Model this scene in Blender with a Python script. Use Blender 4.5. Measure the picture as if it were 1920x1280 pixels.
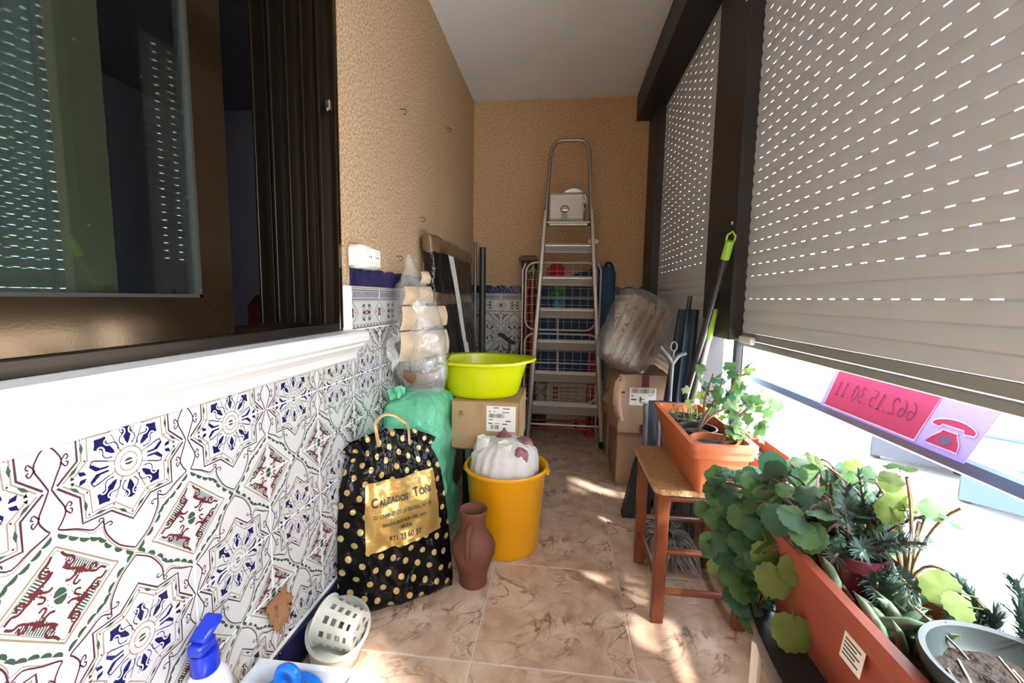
import bpy, bmesh, math, random
from mathutils import Vector, Matrix, noise
random.seed(7)
PI = math.pi
SC = bpy.context.scene
COL = SC.collection
for o in list(bpy.data.objects):
    bpy.data.objects.remove(o)

# ------------------------------------------------------------------ camera, sky, sun, exposure
cam = bpy.data.cameras.new('camera'); camo = bpy.data.objects.new('camera', cam); COL.objects.link(camo)
R0 = Vector((0.99327742, 0.11465878, 0.01591649)); R1 = Vector((0.02738468, -0.09915092, -0.99469552)); R2 = Vector((-0.11247244, 0.98844447, -0.10162426))
m = Matrix.Identity(4)
for i in range(3):
    m[i][0] = R0[i]; m[i][1] = -R1[i]; m[i][2] = -R2[i]
m[2][3] = 1.0
camo.matrix_world = m
cam.sensor_width = 36.0; cam.lens = 803.0 * 36 / 1920; cam.clip_start = 0.02; cam.clip_end = 300
SC.camera = camo

world = bpy.data.worlds.new('hazy_sky'); SC.world = world; world.use_nodes = True
bgn = world.node_tree.nodes['Background']
bgn.inputs[0].default_value = (0.84, 0.92, 1.0, 1); bgn.inputs[1].default_value = 6.0

sun = bpy.data.lights.new('sun', 'SUN'); suno = bpy.data.objects.new('sun', sun); COL.objects.link(suno)
sun.energy = 5.5; sun.angle = math.radians(4); sun.color = (1.0, 0.95, 0.88)
suno.location = (6, -4, 8)
suno.rotation_euler = Vector((-0.52, 0.42, -0.74)).to_track_quat('-Z', 'Y').to_euler()

vs = SC.view_settings
vs.view_transform = 'Standard'; vs.look = 'None'; vs.gamma = 1.0; vs.use_curve_mapping = False
vs.exposure = 1.65
SC.cycles.use_denoising = True
SC.cycles.max_bounces = 10; SC.cycles.diffuse_bounces = 5; SC.cycles.glossy_bounces = 4
SC.cycles.transparent_max_bounces = 16; SC.cycles.caustics_reflective = False; SC.cycles.caustics_refractive = False

# ------------------------------------------------------------------ materials
MATS = {}
def mat(name, col, rough=0.5, metal=0.0, var=None, bump=None, spec=None, coat=0.0, trans=0.0, sheen=0.0):
    """var=(scale, colour2, lo, hi[, detail]) mixes a second colour by noise; bump=(scale, strength, distance)"""
    if name in MATS: return MATS[name]
    M = bpy.data.materials.new(name); M.use_nodes = True
    nt = M.node_tree; b = nt.nodes['Principled BSDF']
    b.inputs['Base Color'].default_value = (*col, 1); b.inputs['Roughness'].default_value = rough
    b.inputs['Metallic'].default_value = metal
    if spec is not None: b.inputs['Specular IOR Level'].default_value = spec
    if coat: b.inputs['Coat Weight'].default_value = coat; b.inputs['Coat Roughness'].default_value = 0.08
    if var or bump:
        tc = nt.nodes.new('ShaderNodeTexCoord')
    if var:
        n = nt.nodes.new('ShaderNodeTexNoise'); n.inputs['Scale'].default_value = var[0]
        n.inputs['Detail'].default_value = var[4] if len(var) > 4 else 4
        r = nt.nodes.new('ShaderNodeMapRange'); r.inputs[1].default_value = var[2]; r.inputs[2].default_value = var[3]
        mx = nt.nodes.new('ShaderNodeMix'); mx.data_type = 'RGBA'
        mx.inputs[6].default_value = (*col, 1); mx.inputs[7].default_value = (*var[1], 1)
        nt.links.new(tc.outputs['Object'], n.inputs['Vector']); nt.links.new(n.outputs['Fac'], r.inputs[0])
        nt.links.new(r.outputs[0], mx.inputs[0]); nt.links.new(mx.outputs[2], b.inputs['Base Color'])
    if bump:
        n2 = nt.nodes.new('ShaderNodeTexNoise'); n2.inputs['Scale'].default_value = bump[0]; n2.inputs['Detail'].default_value = 3
        bp = nt.nodes.new('ShaderNodeBump'); bp.inputs['Strength'].default_value = bump[1]
        bp.inputs['Distance'].default_value = bump[2] if len(bump) > 2 else 0.002
        nt.links.new(tc.outputs['Object'], n2.inputs['Vector']); nt.links.new(n2.outputs['Fac'], bp.inputs['Height'])
        nt.links.new(bp.outputs[0], b.inputs['Normal'])
    if trans:
        t = nt.nodes.new('ShaderNodeBsdfTranslucent'); ms = nt.nodes.new('ShaderNodeMixShader'); ms.inputs[0].default_value = trans
        t.inputs[0].default_value = (*col, 1)
        if var: nt.links.new(mx.outputs[2], t.inputs[0])
        out = nt.nodes['Material Output']
        nt.links.new(b.outputs[0], ms.inputs[1]); nt.links.new(t.outputs[0], ms.inputs[2]); nt.links.new(ms.outputs[0], out.inputs[0])
    MATS[name] = M
    return M

def schlick(nt, r0, normal=None, top=1.0):
    """reflectance that is the same from both sides of a thin sheet"""
    lw = nt.nodes.new('ShaderNodeLayerWeight'); lw.inputs[0].default_value = .5
    if normal is not None: nt.links.new(normal, lw.inputs['Normal'])
    p = nt.nodes.new('ShaderNodeMath'); p.operation = 'POWER'; p.inputs[1].default_value = 4.0; nt.links.new(lw.outputs['Facing'], p.inputs[0])
    a = nt.nodes.new('ShaderNodeMath'); a.operation = 'MULTIPLY_ADD'; a.inputs[1].default_value = top - r0; a.inputs[2].default_value = r0; nt.links.new(p.outputs[0], a.inputs[0])
    return a.outputs[0]
def film(name, tint, haze=0.1, hazecol=(0.8, 0.8, 0.78), rough=0.12, gloss=0.25):
    """thin clear plastic: see-through, glossy, a little milky"""
    if name in MATS: return MATS[name]
    M = bpy.data.materials.new(name); M.use_nodes = True; nt = M.node_tree
    nt.nodes.remove(nt.nodes['Principled BSDF']); out = nt.nodes['Material Output']
    tr = nt.nodes.new('ShaderNodeBsdfTransparent'); tr.inputs[0].default_value = (*tint, 1)
    df = nt.nodes.new('ShaderNodeBsdfDiffuse'); df.inputs[0].default_value = (*hazecol, 1)
    gl = nt.nodes.new('ShaderNodeBsdfGlossy'); gl.inputs['Roughness'].default_value = rough
    tc = nt.nodes.new('ShaderNodeTexCoord'); n = nt.nodes.new('ShaderNodeTexNoise'); n.inputs['Scale'].default_value = 38; n.inputs['Detail'].default_value = 4
    n.inputs['Distortion'].default_value = 1.2
    bp = nt.nodes.new('ShaderNodeBump'); bp.inputs['Strength'].default_value = 0.9; bp.inputs['Distance'].default_value = 0.006
    nt.links.new(tc.outputs['Object'], n.inputs['Vector']); nt.links.new(n.outputs['Fac'], bp.inputs['Height'])
    nt.links.new(bp.outputs[0], gl.inputs['Normal'])
    m1 = nt.nodes.new('ShaderNodeMixShader'); m1.inputs[0].default_value = haze
    m2 = nt.nodes.new('ShaderNodeMixShader')
    nt.links.new(tr.outputs[0], m1.inputs[1]); nt.links.new(df.outputs[0], m1.inputs[2])
    nt.links.new(schlick(nt, gloss * .35, bp.outputs[0], .75), m2.inputs[0]); nt.links.new(m1.outputs[0], m2.inputs[1]); nt.links.new(gl.outputs[0], m2.inputs[2])
    nt.links.new(m2.outputs[0], out.inputs[0])
    MATS[name] = M
    return M

# ------------------------------------------------------------------ mesh builder
class MB:
    def __init__(s): s.v = []; s.f = []; s.m = []; s.uv = {}
    def add(s, vs, fs, mi=0):
        o = len(s.v); s.v += [Vector(v) for v in vs]
        s.f += [[i + o for i in f] for f in fs]; s.m += [mi] * len(fs); return o
    def box(s, c, size, mi=0, bev=0.0, M=None):
        h = [x / 2 for x in size]; c = Vector(c)
        def tf(p):
            p = Vector(p)
            return c + (M @ p if M else p)
        if bev <= 0:
            vs = [tf((sx * h[0], sy * h[1], sz * h[2])) for sx in (-1, 1) for sy in (-1, 1) for sz in (-1, 1)]
            s.add(vs, [(0, 1, 3, 2), (4, 6, 7, 5), (0, 4, 5, 1), (2, 3, 7, 6), (0, 2, 6, 4), (1, 5, 7, 3)], mi); return s
        b = min(bev, min(h) * 0.98); vs = []; idx = {}
        S = [(x, y, z) for x in (-1, 1) for y in (-1, 1) for z in (-1, 1)]
        for sg in S:
            for a in range(3):
                idx[(sg, a)] = len(vs); vs.append(tf([sg[k] * (h[k] if k == a else h[k] - b) for k in range(3)]))
        fs = []
        for a in range(3):
            p, q = [k for k in range(3) if k != a]
            for sa in (-1, 1):
                r = []
                for sp, sq in ((-1, -1), (1, -1), (1, 1), (-1, 1)):
                    sg = [0, 0, 0]; sg[a] = sa; sg[p] = sp; sg[q] = sq; r.append(idx[(tuple(sg), a)])
                fs.append(r)
            for sp in (-1, 1):
                for sq in (-1, 1):
                    s0 = [0, 0, 0]; s1 = [0, 0, 0]; s0[a] = -1; s1[a] = 1
                    for t in (s0, s1): t[p] = sp; t[q] = sq
                    fs.append([idx[(tuple(s0), p)], idx[(tuple(s1), p)], idx[(tuple(s1), q)], idx[(tuple(s0), q)]])
        for sg in S: fs.append([idx[(sg, 0)], idx[(sg, 1)], idx[(sg, 2)]])
        s.add(vs, fs, mi); return s
    def b2(s, x0, x1, y0, y1, z0, z1, mi=0, bev=0.0):
        return s.box(((x0 + x1) / 2, (y0 + y1) / 2, (z0 + z1) / 2), (abs(x1 - x0), abs(y1 - y0), abs(z1 - z0)), mi, bev)
    def tube(s, path, r, n=8, mi=0, closed=False, flat=None):
        P = [Vector(p) for p in path]; N = len(P); rs = r if isinstance(r, (list, tuple)) else [r] * N
        vs = []; fs = []; up = None
        for i in range(N):
            if closed: t = P[(i + 1) % N] - P[i - 1]
            else: t = P[min(i + 1, N - 1)] - P[max(i - 1, 0)]
            t.normalize()
            if up is None:
                up = Vector((0, 0, 1)) if abs(t.z) < 0.9 else Vector((1, 0, 0))
                if flat: up = Vector(flat)
            a = t.cross(up)
            if a.length < 1e-6: a = t.cross(Vector((0, 1, 0.1)))
            a.normalize(); b = a.cross(t).normalized(); up = b
            for k in range(n):
                an = 2 * PI * k / n
                vs.append(P[i] + a * math.cos(an) * rs[i] + b * math.sin(an) * rs[i] * (0.25 if flat else 1))
        for i in range(N if closed else N - 1):
            j = (i + 1) % N
            for k in range(n): fs.append([i * n + k, i * n + (k + 1) % n, j * n + (k + 1) % n, j * n + k])
        if not closed: fs.append(list(range(n))[::-1]); fs.append([(N - 1) * n + k for k in range(n)])
        s.add(vs, fs, mi); return s
    def lathe(s, prof, n=24, mi=0, c=(0, 0, 0), sx=1, sy=1, M=None):
        """prof: (radius, z) list, open or closed by r=0 ends"""
        vs = []; fs = []; rings = []
        c = Vector(c)
        for r, z in prof:
            if r < 1e-6: rings.append([len(vs)]); vs.append(Vector((0, 0, z)))
            else:
                rings.append(list(range(len(vs), len(vs) + n)))
                vs += [Vector((r * sx * math.cos(2 * PI * k / n), r * sy * math.sin(2 * PI * k / n), z)) for k in range(n)]
        for a, b in zip(rings, rings[1:]):
            for k in range(n):
                q = [a[k % len(a)], a[(k + 1) % n % len(a)], b[(k + 1) % n % len(b)], b[k % len(b)]]
                u = []
                for i in q:
                    if i not in u: u.append(i)
                if len(u) > 2: fs.append(u)
        if M: vs = [M @ v for v in vs]
        s.add([v + c for v in vs], fs, mi); return s
    def prism(s, poly, d0, d1, M, mi=0):
        """2D outline in the plane of M's x,y extruded along its z"""
        n = len(poly)
        vs = [M @ Vector((x, y, d0)) for x, y in poly] + [M @ Vector((x, y, d1)) for x, y in poly]
        fs = [list(range(n))[::-1], list(range(n, 2 * n))] + [[i, (i + 1) % n, n + (i + 1) % n, n + i] for i in range(n)]
        s.add(vs, fs, mi); return s
    def grid(s, fn, nu, nv, mi=0, closeu=False, uv=False):
        o = len(s.v); vs = []; fs = []
        for j in range(nv + 1):
            for i in range(nu + (0 if closeu else 1)):
                vs.append(fn(i / nu, j / nv))
                if uv: s.uv[o + len(vs) - 1] = (i / nu, j / nv)
        w = nu if closeu else nu + 1
        for j in range(nv):
            for i in range(nu):
                fs.append([j * w + i, j * w + (i + 1) % w, (j + 1) * w + (i + 1) % w, (j + 1) * w + i])
        s.add(vs, fs, mi); return s
    def flat(s, pts, z, mi=0):
        s.add([(x, y, z) for x, y in pts], [list(range(len(pts)))], mi); return s
    def ribbon(s, pts, w, z, mi=0, closed=False):
        P = [Vector((x, y)) for x, y in pts]; N = len(P); L = []; Rr = []
        for i in range(N):
            t = (P[(i + 1) % N] - P[i - 1]) if closed else (P[min(i + 1, N - 1)] - P[max(i - 1, 0)])
            if t.length < 1e-9: t = Vector((1, 0))
            t.normalize(); nn = Vector((-t.y, t.x)) * (w / 2); L.append(P[i] + nn); Rr.append(P[i] - nn)
        vs = [(p.x, p.y, z) for p in L] + [(p.x, p.y, z) for p in Rr]
        fs = [[i, N + i, N + (i + 1) % N, (i + 1) % N] for i in range(N if closed else N - 1)]
        s.add(vs, fs, mi); return s
    def mesh(s, name, mats, smooth=False, org=(0, 0, 0), recalc=True, angle=40):
        me = bpy.data.meshes.new(name); o = Vector(org)
        me.from_pydata([v - o for v in s.v], [], s.f)
        for mt in (mats if isinstance(mats, (list, tuple)) else [mats]): me.materials.append(mt)
        me.polygons.foreach_set('material_index', s.m)
        if s.uv:
            ul = me.uv_layers.new(name='UVMap')
            for l in me.loops: ul.data[l.index].uv = s.uv.get(l.vertex_index, (0, 0))
        if recalc:
            bm = bmesh.new(); bm.from_mesh(me); bmesh.ops.recalc_face_normals(bm, faces=bm.faces); bm.to_mesh(me); bm.free()
        if smooth:
            me.shade_smooth()
            if angle < 180: me.set_sharp_from_angle(angle=math.radians(angle))
        me.update()
        return me
    def obj(s, name, mats, parent=None, smooth=False, recalc=True, angle=40, org=None):
        """verts are in world space; the object's origin sits at its parent's, or at its own base"""
        if parent is not None: o = origin(parent)
        elif org is not None: o = Vector(org)
        else:
            xs = [v.x for v in s.v]; ys = [v.y for v in s.v]; zs = [v.z for v in s.v]
            o = Vector(((min(xs) + max(xs)) / 2, (min(ys) + max(ys)) / 2, min(zs)))
        ob = bpy.data.objects.new(name, s.mesh(name, mats, smooth, o, recalc, angle)); COL.objects.link(ob)
        if parent is not None: ob.parent = parent
        else: ob.location = o
        return ob

def origin(o):
    v = Vector((0, 0, 0))
    while o is not None: v += Vector(o.location); o = o.parent
    return v
def tag(o, label=None, cat=None, group=None, kind=None):
    if label: o['label'] = label
    if cat: o['category'] = cat
    if group: o['group'] = group
    if kind: o['kind'] = kind
    return o
def thing(name, label, cat, loc, group=None):
    o = bpy.data.objects.new(name, None); COL.objects.link(o); o.location = loc; o.empty_display_size = 0.05
    return tag(o, label, cat, group)
def struct(o, label=None): o['kind'] = 'structure'; (label and o.__setitem__('label', label)); return o
def inst(name, me, parent, loc, M=None, sc=None):
    """a part that shares mesh data; loc in world space"""
    ob = bpy.data.objects.new(name, me); COL.objects.link(ob); ob.parent = parent
    L = Vector(loc) - (origin(parent) if parent else Vector((0, 0, 0)))
    mm = Matrix.Translation(L) @ (M.to_4x4() if M else Matrix.Identity(4))
    if sc: mm = mm @ Matrix.Diagonal((*sc, 1))
    ob.matrix_local = mm
    return ob
def frame(x, y, z, o=(0, 0, 0)):
    return Matrix(((x[0], y[0], z[0], o[0]), (x[1], y[1], z[1], o[1]), (x[2], y[2], z[2], o[2]), (0, 0, 0, 1)))
def bez(p0, p1, p2, n=8):
    p0, p1, p2 = Vector(p0), Vector(p1), Vector(p2)
    return [p0 * (1 - t) ** 2 + p1 * 2 * t * (1 - t) + p2 * t * t for t in [i / n for i in range(n + 1)]]
def smoothpath(pts, k=4):
    P = [Vector(p) for p in pts]; out = []
    for i in range(len(P) - 1):
        a = P[max(i - 1, 0)]; b = P[i]; c = P[i + 1]; d = P[min(i + 2, len(P) - 1)]
        for j in range(k):
            t = j / k
            out.append(0.5 * ((2 * b) + (c - a) * t + (2 * a - 5 * b + 4 * c - d) * t * t + (3 * b - a - 3 * c + d) * t ** 3))
    out.append(P[-1]); return out
def sp2(pts, k=3): return [(p.x, p.y) for p in smoothpath([(x, y, 0) for x, y in pts], k)]
def rounded(x0, x1, y0, y1, r, n=5):
    o = []
    for cx, cy, a0 in ((x1 - r, y1 - r, 0), (x0 + r, y1 - r, 90), (x0 + r, y0 + r, 180), (x1 - r, y0 + r, 270)):
        for k in range(n + 1):
            a = math.radians(a0 + 90 * k / n); o.append((cx + r * math.cos(a), cy + r * math.sin(a)))
    return o
def nz(p, s, seed=0): return noise.noise(Vector(p) * s + Vector((seed * 7.3, seed * 3.1, seed)))
def text_mesh(txt, size, ext=0.0004, align='CENTER', res=3, bold=0.0):
    cu = bpy.data.curves.new('lettering', 'FONT'); cu.body = txt; cu.size = size; cu.align_x = align; cu.extrude = ext; cu.resolution_u = res; cu.offset = bold
    ob = bpy.data.objects.new('lettering', cu); COL.objects.link(ob)
    dg = bpy.context.evaluated_depsgraph_get(); me = bpy.data.meshes.new_from_object(ob.evaluated_get(dg))
    COL.objects.unlink(ob); bpy.data.objects.remove(ob); bpy.data.curves.remove(cu)
    return me

XL = -0.688          # face of the tiled left wall
YB = 3.32            # back wall
ZC = 2.456           # ceiling
XR = 0.62            # window plane on the right
YF = -2.6            # far end of the balcony behind the camera
# ------------------------------------------------------------------ room shell
STUCCO = mat('stucco', (0.50, 0.335, 0.185), 0.9)
nt = STUCCO.node_tree; pb = nt.nodes['Principled BSDF']
tc = nt.nodes.new('ShaderNodeTexCoord')
n1 = nt.nodes.new('ShaderNodeTexNoise'); n1.inputs['Scale'].default_value = 120; n1.inputs['Detail'].default_value = 3
n2 = nt.nodes.new('ShaderNodeTexNoise'); n2.inputs['Scale'].default_value = 3.0; n2.inputs['Detail'].default_value = 2
r1 = nt.nodes.new('ShaderNodeMapRange'); r1.inputs[1].default_value = 0.40; r1.inputs[2].default_value = 0.60
mx = nt.nodes.new('ShaderNodeMix'); mx.data_type = 'RGBA'
mx.inputs[6].default_value = (0.38, 0.225, 0.11, 1); mx.inputs[7].default_value = (0.64, 0.46, 0.29, 1)
bp = nt.nodes.new('ShaderNodeBump'); bp.inputs['Strength'].default_value = 0.6; bp.inputs['Distance'].default_value = 0.004
for n in (n1, n2): nt.links.new(tc.outputs['Object'], n.inputs['Vector'])
nt.links.new(n1.outputs['Fac'], r1.inputs[0]); nt.links.new(r1.outputs[0], mx.inputs[0]); nt.links.new(mx.outputs[2], pb.inputs['Base Color'])
nt.links.new(n1.outputs['Fac'], bp.inputs['Height']); nt.links.new(bp.outputs[0], pb.inputs['Normal'])

CEIL = mat('ceiling_paint', (0.78, 0.81, 0.86), 0.9, bump=(60, 0.25, 0.003))
GROUT = mat('grout', (0.58, 0.52, 0.46), 0.9)
WGROUT = mat('white_grout', (0.82, 0.81, 0.79), 0.8)
CONC = mat('concrete', (0.55, 0.53, 0.50), 0.9, bump=(20, 0.3, 0.004))

# marble-look floor tile: same print on every tile, so local coordinates
FT = bpy.data.materials.new('marbled_floor_tile'); FT.use_nodes = True; nt = FT.node_tree; pb = nt.nodes['Principled BSDF']
pb.inputs['Roughness'].default_value = 0.28
tc = nt.nodes.new('ShaderNodeTexCoord')
def nd(t, **k):
    n = nt.nodes.new(t)
    for a, b in k.items(): n.inputs[a].default_value = b
    return n
def lk(a, b): nt.links.new(a, b)
cl = nd('ShaderNodeTexNoise', Scale=9, Detail=6, Distortion=0.8); lk(tc.outputs['Object'], cl.inputs['Vector'])
rmp = nt.nodes.new('ShaderNodeValToRGB'); e = rmp.color_ramp.elements
e[0].position = 0.30; e[0].color = (0.40, 0.25, 0.17, 1); e[1].position = 0.66; e[1].color = (0.66, 0.50, 0.385, 1)
lk(cl.outputs['Fac'], rmp.inputs[0])
def ridge(scale, width, dis):
    n = nd('ShaderNodeTexNoise', Scale=scale, Detail=5, Distortion=dis, Roughness=.55); lk(tc.outputs['Object'], n.inputs['Vector'])
    s1 = nt.nodes.new('ShaderNodeMath'); s1.operation = 'SUBTRACT'; s1.inputs[1].default_value = .5; lk(n.outputs['Fac'], s1.inputs[0])
    s2 = nt.nodes.new('ShaderNodeMath'); s2.operation = 'ABSOLUTE'; lk(s1.outputs[0], s2.inputs[0])
    r = nt.nodes.new('ShaderNodeMapRange'); r.inputs[1].default_value = 0; r.inputs[2].default_value = width; r.inputs[3].default_value = 1; r.inputs[4].default_value = 0; lk(s2.outputs[0], r.inputs[0]); return r
va = ridge(4.5, .026, 1.6); vb = ridge(11, .03, .8)
vr = nt.nodes.new('ShaderNodeMath'); vr.operation = 'MULTIPLY_ADD'; vr.inputs[1].default_value = .5; lk(vb.outputs[0], vr.inputs[0]); lk(va.outputs[0], vr.inputs[2])
gate = nd('ShaderNodeTexNoise', Scale=6, Detail=3); lk(tc.outputs['Object'], gate.inputs['Vector'])
gr = nt.nodes.new('ShaderNodeMapRange'); gr.inputs[1].default_value = 0.43; gr.inputs[2].default_value = 0.62; lk(gate.outputs['Fac'], gr.inputs[0])
mu = nt.nodes.new('ShaderNodeMath'); mu.operation = 'MULTIPLY'; mu.use_clamp = True; lk(vr.outputs[0], mu.inputs[0]); lk(gr.outputs[0], mu.inputs[1])
mx = nt.nodes.new('ShaderNodeMix'); mx.data_type = 'RGBA'; mx.inputs[7].default_value = (0.21, 0.105, 0.065, 1)
lk(mu.outputs[0], mx.inputs[0]); lk(rmp.outputs[0], mx.inputs[6]); lk(mx.outputs[2], pb.inputs['Base Color'])

# floor: grout bed with a mesh per tile
b = MB(); b.b2(XL - 0.02, 0.80, YF, YB + 0.02, -0.14, -0.002)
floor = struct(b.obj('floor', GROUT, org=(0, 0, 0)))
TS = 0.4493; g = 0.0022
tb = MB().box((0, 0, -0.005), (TS - 2 * g, TS - 2 * g, 0.01), 0, 0.0012); tme = tb.mesh('floor_tile', FT)
fx = -0.2211; fy = 1.0663
for i in range(-2, 3):
    for j in range(-6, 6):
        x0, x1 = fx + i * TS, fx + (i + 1) * TS; y0, y1 = fy + j * TS, fy + (j + 1) * TS
        if x1 < XL + 0.01 or x0 > XR or y0 > YB: continue
        cx0, cx1, cy1 = max(x0, XL), min(x1, XR), min(y1, YB)
        if cx1 - cx0 < TS - 0.01 or cy1 - y0 < TS - 0.01:     # cut tile at the wall
            inst('tile', MB().box((0, 0, -0.005), (cx1 - cx0 - 2 * g, cy1 - y0 - 2 * g, 0.01), 0, 0.0012).mesh('cut_tile', FT), floor, ((cx0 + cx1) / 2, (y0 + cy1) / 2, 0))
        else: inst('tile', tme, floor, ((x0 + x1) / 2, (y0 + y1) / 2, 0))

b = MB(); b.b2(XL - 0.25, 0.80, YF, YB + 0.2, ZC, ZC + 0.2)
struct(b.obj('ceiling', CEIL, org=(0, 0, ZC)))

# left wall around the window opening (y -1.2..1.29, z 0.86..2.26)
WY0, WY1, WZ0, WZ1 = -1.2, 1.288, 0.862, 2.26
SX = -0.692
b = MB(); b.b2(SX - 0.25, SX, YF, WY0, 0, ZC); b.b2(SX - 0.25, SX, WY1, YB + 0.2, 0, ZC)
b.b2(SX - 0.25, SX, WY0, WY1, 0, WZ0); b.b2(SX - 0.25, SX, WY0, WY1, WZ1, ZC)
wall_left = struct(b.obj('wall_left', STUCCO, org=(SX, 0, 0)))
b = MB(); b.b2(SX, XR + 0.2, YB, YB + 0.2, 0, ZC)
wall_back = struct(b.obj('wall_back', STUCCO, org=(0, YB, 0)))
b = MB(); b.b2(SX - 0.25, XR + 0.2, YF - 0.2, YF, 0, ZC)
struct(b.obj('wall_front', STUCCO, org=(0, YF, 0)))

# ------------------------------------------------------------------ printed wall tiles
GLZ = mat('white_glaze', (0.60, 0.59, 0.575), 0.12, bump=(25, 0.05, 0.002))
INK = mat('plum_ink', (0.085, 0.03, 0.05), 0.15); NAVY = mat('navy_ink', (0.012, 0.011, 0.08), 0.12); GRN = mat('green_ink', (0.045, 0.085, 0.05), 0.15)
MAR = mat('maroon_ink', (0.12, 0.025, 0.03), 0.15); TANL = mat('straw_ink', (0.30, 0.23, 0.15), 0.15); PALE = mat('pale_green_ink', (0.20, 0.28, 0.20), 0.15)
TW, TH = 0.215, 0.1535
TM = [GLZ, INK, NAVY, GRN, MAR, TANL, PALE]
def build_tile():
    t = MB(); q = 0.0008
    t.box((0, TH / 2, -0.003), (TW - 2 * q, TH - 2 * q, 0.006), 0, 0.0008)
    L = [0.0002, 0.00032, 0.00044]; rb_ = t.ribbon; t.ribbon = lambda p, w, z, mi=0, closed=False: rb_(p, w * (1.3 if mi == 1 else 1.0 if mi == 4 else 1.15), z, mi, closed)
    def S(pts): return [(u * TW, v * TH) for u, v in pts]
    def both(fn):
        for sg in (1, -1): fn(lambda pts: [(sg * x, y) for x, y in S(pts)])
    # eight-pointed star, outer and inner lines
    octo = [(-.462, .012), (-.338, .178), (-.336, .436), (-.148, .44), (0, .632), (.148, .44), (.336, .436), (.338, .178), (.462, .012)]
    t.ribbon(S(octo), .0024, L[0], 1)
    t.ribbon(S([(u * .93, v * .93 + .0) for u, v in octo]), .0018, L[0], 5)
    octi = [(-.385, .012), (-.277, .15), (-.272, .372), (-.12, .365), (0, .53), (.12, .365), (.272, .372), (.277, .15), (.385, .012)]
    t.ribbon(S(octi), .0018, L[0], 5)
    for (a, bb) in zip(octo, octo[1:]):      # green lozenges between the two lines
        cx, cy = (a[0] + bb[0]) / 2 * .915, (a[1] + bb[1]) / 2 * .915
        dx, dy = (bb[0] - a[0]) * TW, (bb[1] - a[1]) * TH; ln = math.hypot(dx, dy); dx /= ln; dy /= ln
        px, py = cx * TW, cy * TH; ll, ww = .0085, .0026
        t.flat([(px - dx * ll, py - dy * ll), (px - dy * ww, py + dx * ww), (px + dx * ll, py + dy * ll), (px + dy * ww, py - dx * ww)], L[1], 3)
    for (u, v) in octo[1:-1]:
        x, y = u * .87 * TW, v * .87 * TH
        t.flat([(x + .0016 * math.cos(k * PI / 3), y + .0016 * math.sin(k * PI / 3)) for k in range(6)], L[1], 1)
    # spokes, rings
    for (a, bb) in (((.262, .135), (.095, .05)), ((.112, .335), (.05, .125))):
        both(lambda f: t.ribbon(f([a, bb]), .0016, L[0], 5))
    arc = lambda r: [(r * math.cos(k * PI / 14), r * math.sin(k * PI / 14) + .0012) for k in range(15)]
    t.ribbon(arc(.0225), .0015, L[0], 5); t.ribbon(arc(.0135), .0014, L[0], 5)
    t.flat([(.0062 * math.cos(k * PI / 6), .0012 + .0045 * math.sin(k * PI / 6)) for k in range(7)], L[0], 3)
    # petals: navy shapes with white scrolls
    def petal(ang, long):
        c, s = math.cos(ang), math.sin(ang)
        def rot(p): return [(x * c - y * s, x * s + y * c) for x, y in p]
        e = .064 if long else .058
        t.flat(rot([(.029, 0), (.034, .003), (e - .014, .0065), (e - .004, .012), (e, .006), (e + .006 if long else e + .002, 0)]), L[0], 2)
        t.flat(rot([(.029, 0), (e + .006 if long else e + .002, 0), (e, -.006), (e - .004, -.012), (e - .014, -.0065), (.034, -.003)]), L[0], 2)
        for sg in (1, -1):
            sc = sp2([(.030, .005 * sg), (.036, .0085 * sg), (.043, .0075 * sg), (.048, .0035 * sg), (.054, .0035 * sg), (.056, .008 * sg), (.052, .0095 * sg), (.051, .0065 * sg)], 2)
            t.ribbon(rot(sc), .0022, L[2], 0)
            t.ribbon(rot([(x, y * 1.32 + .0012 * sg) for x, y in sc[:9]]), .0012, L[1], 2)
            t.flat(rot([(.0285, .0045 * sg), (.032, .0085 * sg), (.029, .009 * sg)]), L[1], 2)
    for a in (.5, .255, .745): petal(a * PI, a != .5)
    # half petals on the tile edge
    both(lambda f: [t.flat(f([(.14, .03), (.2, .035), (.26, .10), (.27, .075), (.23, .015), (.15, .01)]), L[0], 2),
                    t.flat(f([(.29, .015), (.33, .02), (.34, .07), (.3, .05)]), L[0], 2), t.flat(f([(.36, .012), (.385, .014), (.38, .05)]), L[0], 1),
                    t.ribbon(f(sp2([(.145, .075), (.19, .10), (.24, .125), (.262, .09), (.235, .075)])), .0014, L[1], 2)])
    # outer scroll lines
    both(lambda f: [t.ribbon(f(sp2([(.492, .0), (.462, .10), (.425, .235), (.458, .345), (.472, .39), (.372, .46), (.275, .545), (.212, .505), (.205, .56), (.19, .66), (.115, .83), (.0, .955)])), .0018, L[0], 1),
                    t.ribbon(f(sp2([(.425, .24), (.398, .285), (.388, .25), (.402, .235)])), .0016, L[0], 1),
                    t.ribbon(f(sp2([(.432, .225), (.404, .17), (.388, .20), (.402, .215)])), .0016, L[0], 1),
                    t.ribbon(f(sp2([(.21, .53), (.205, .48), (.23, .47), (.235, .5)])), .0016, L[0], 1),
                    t.ribbon(f(sp2([(.205, .55), (.165, .54), (.15, .57), (.17, .585)])), .0016, L[0], 1),
                    t.ribbon(f(sp2([(.462, .405), (.36, .485), (.28, .575), (.215, .56), (.205, .66), (.125, .85), (.0, .985)])), .0011, L[0], 5)])
    # green beads along the scroll
    bd = [(.452, .425), (.393, .492), (.33, .555), (.268, .60), (.219, .655), (.185, .74), (.118, .84), (.040, .935)]
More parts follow.
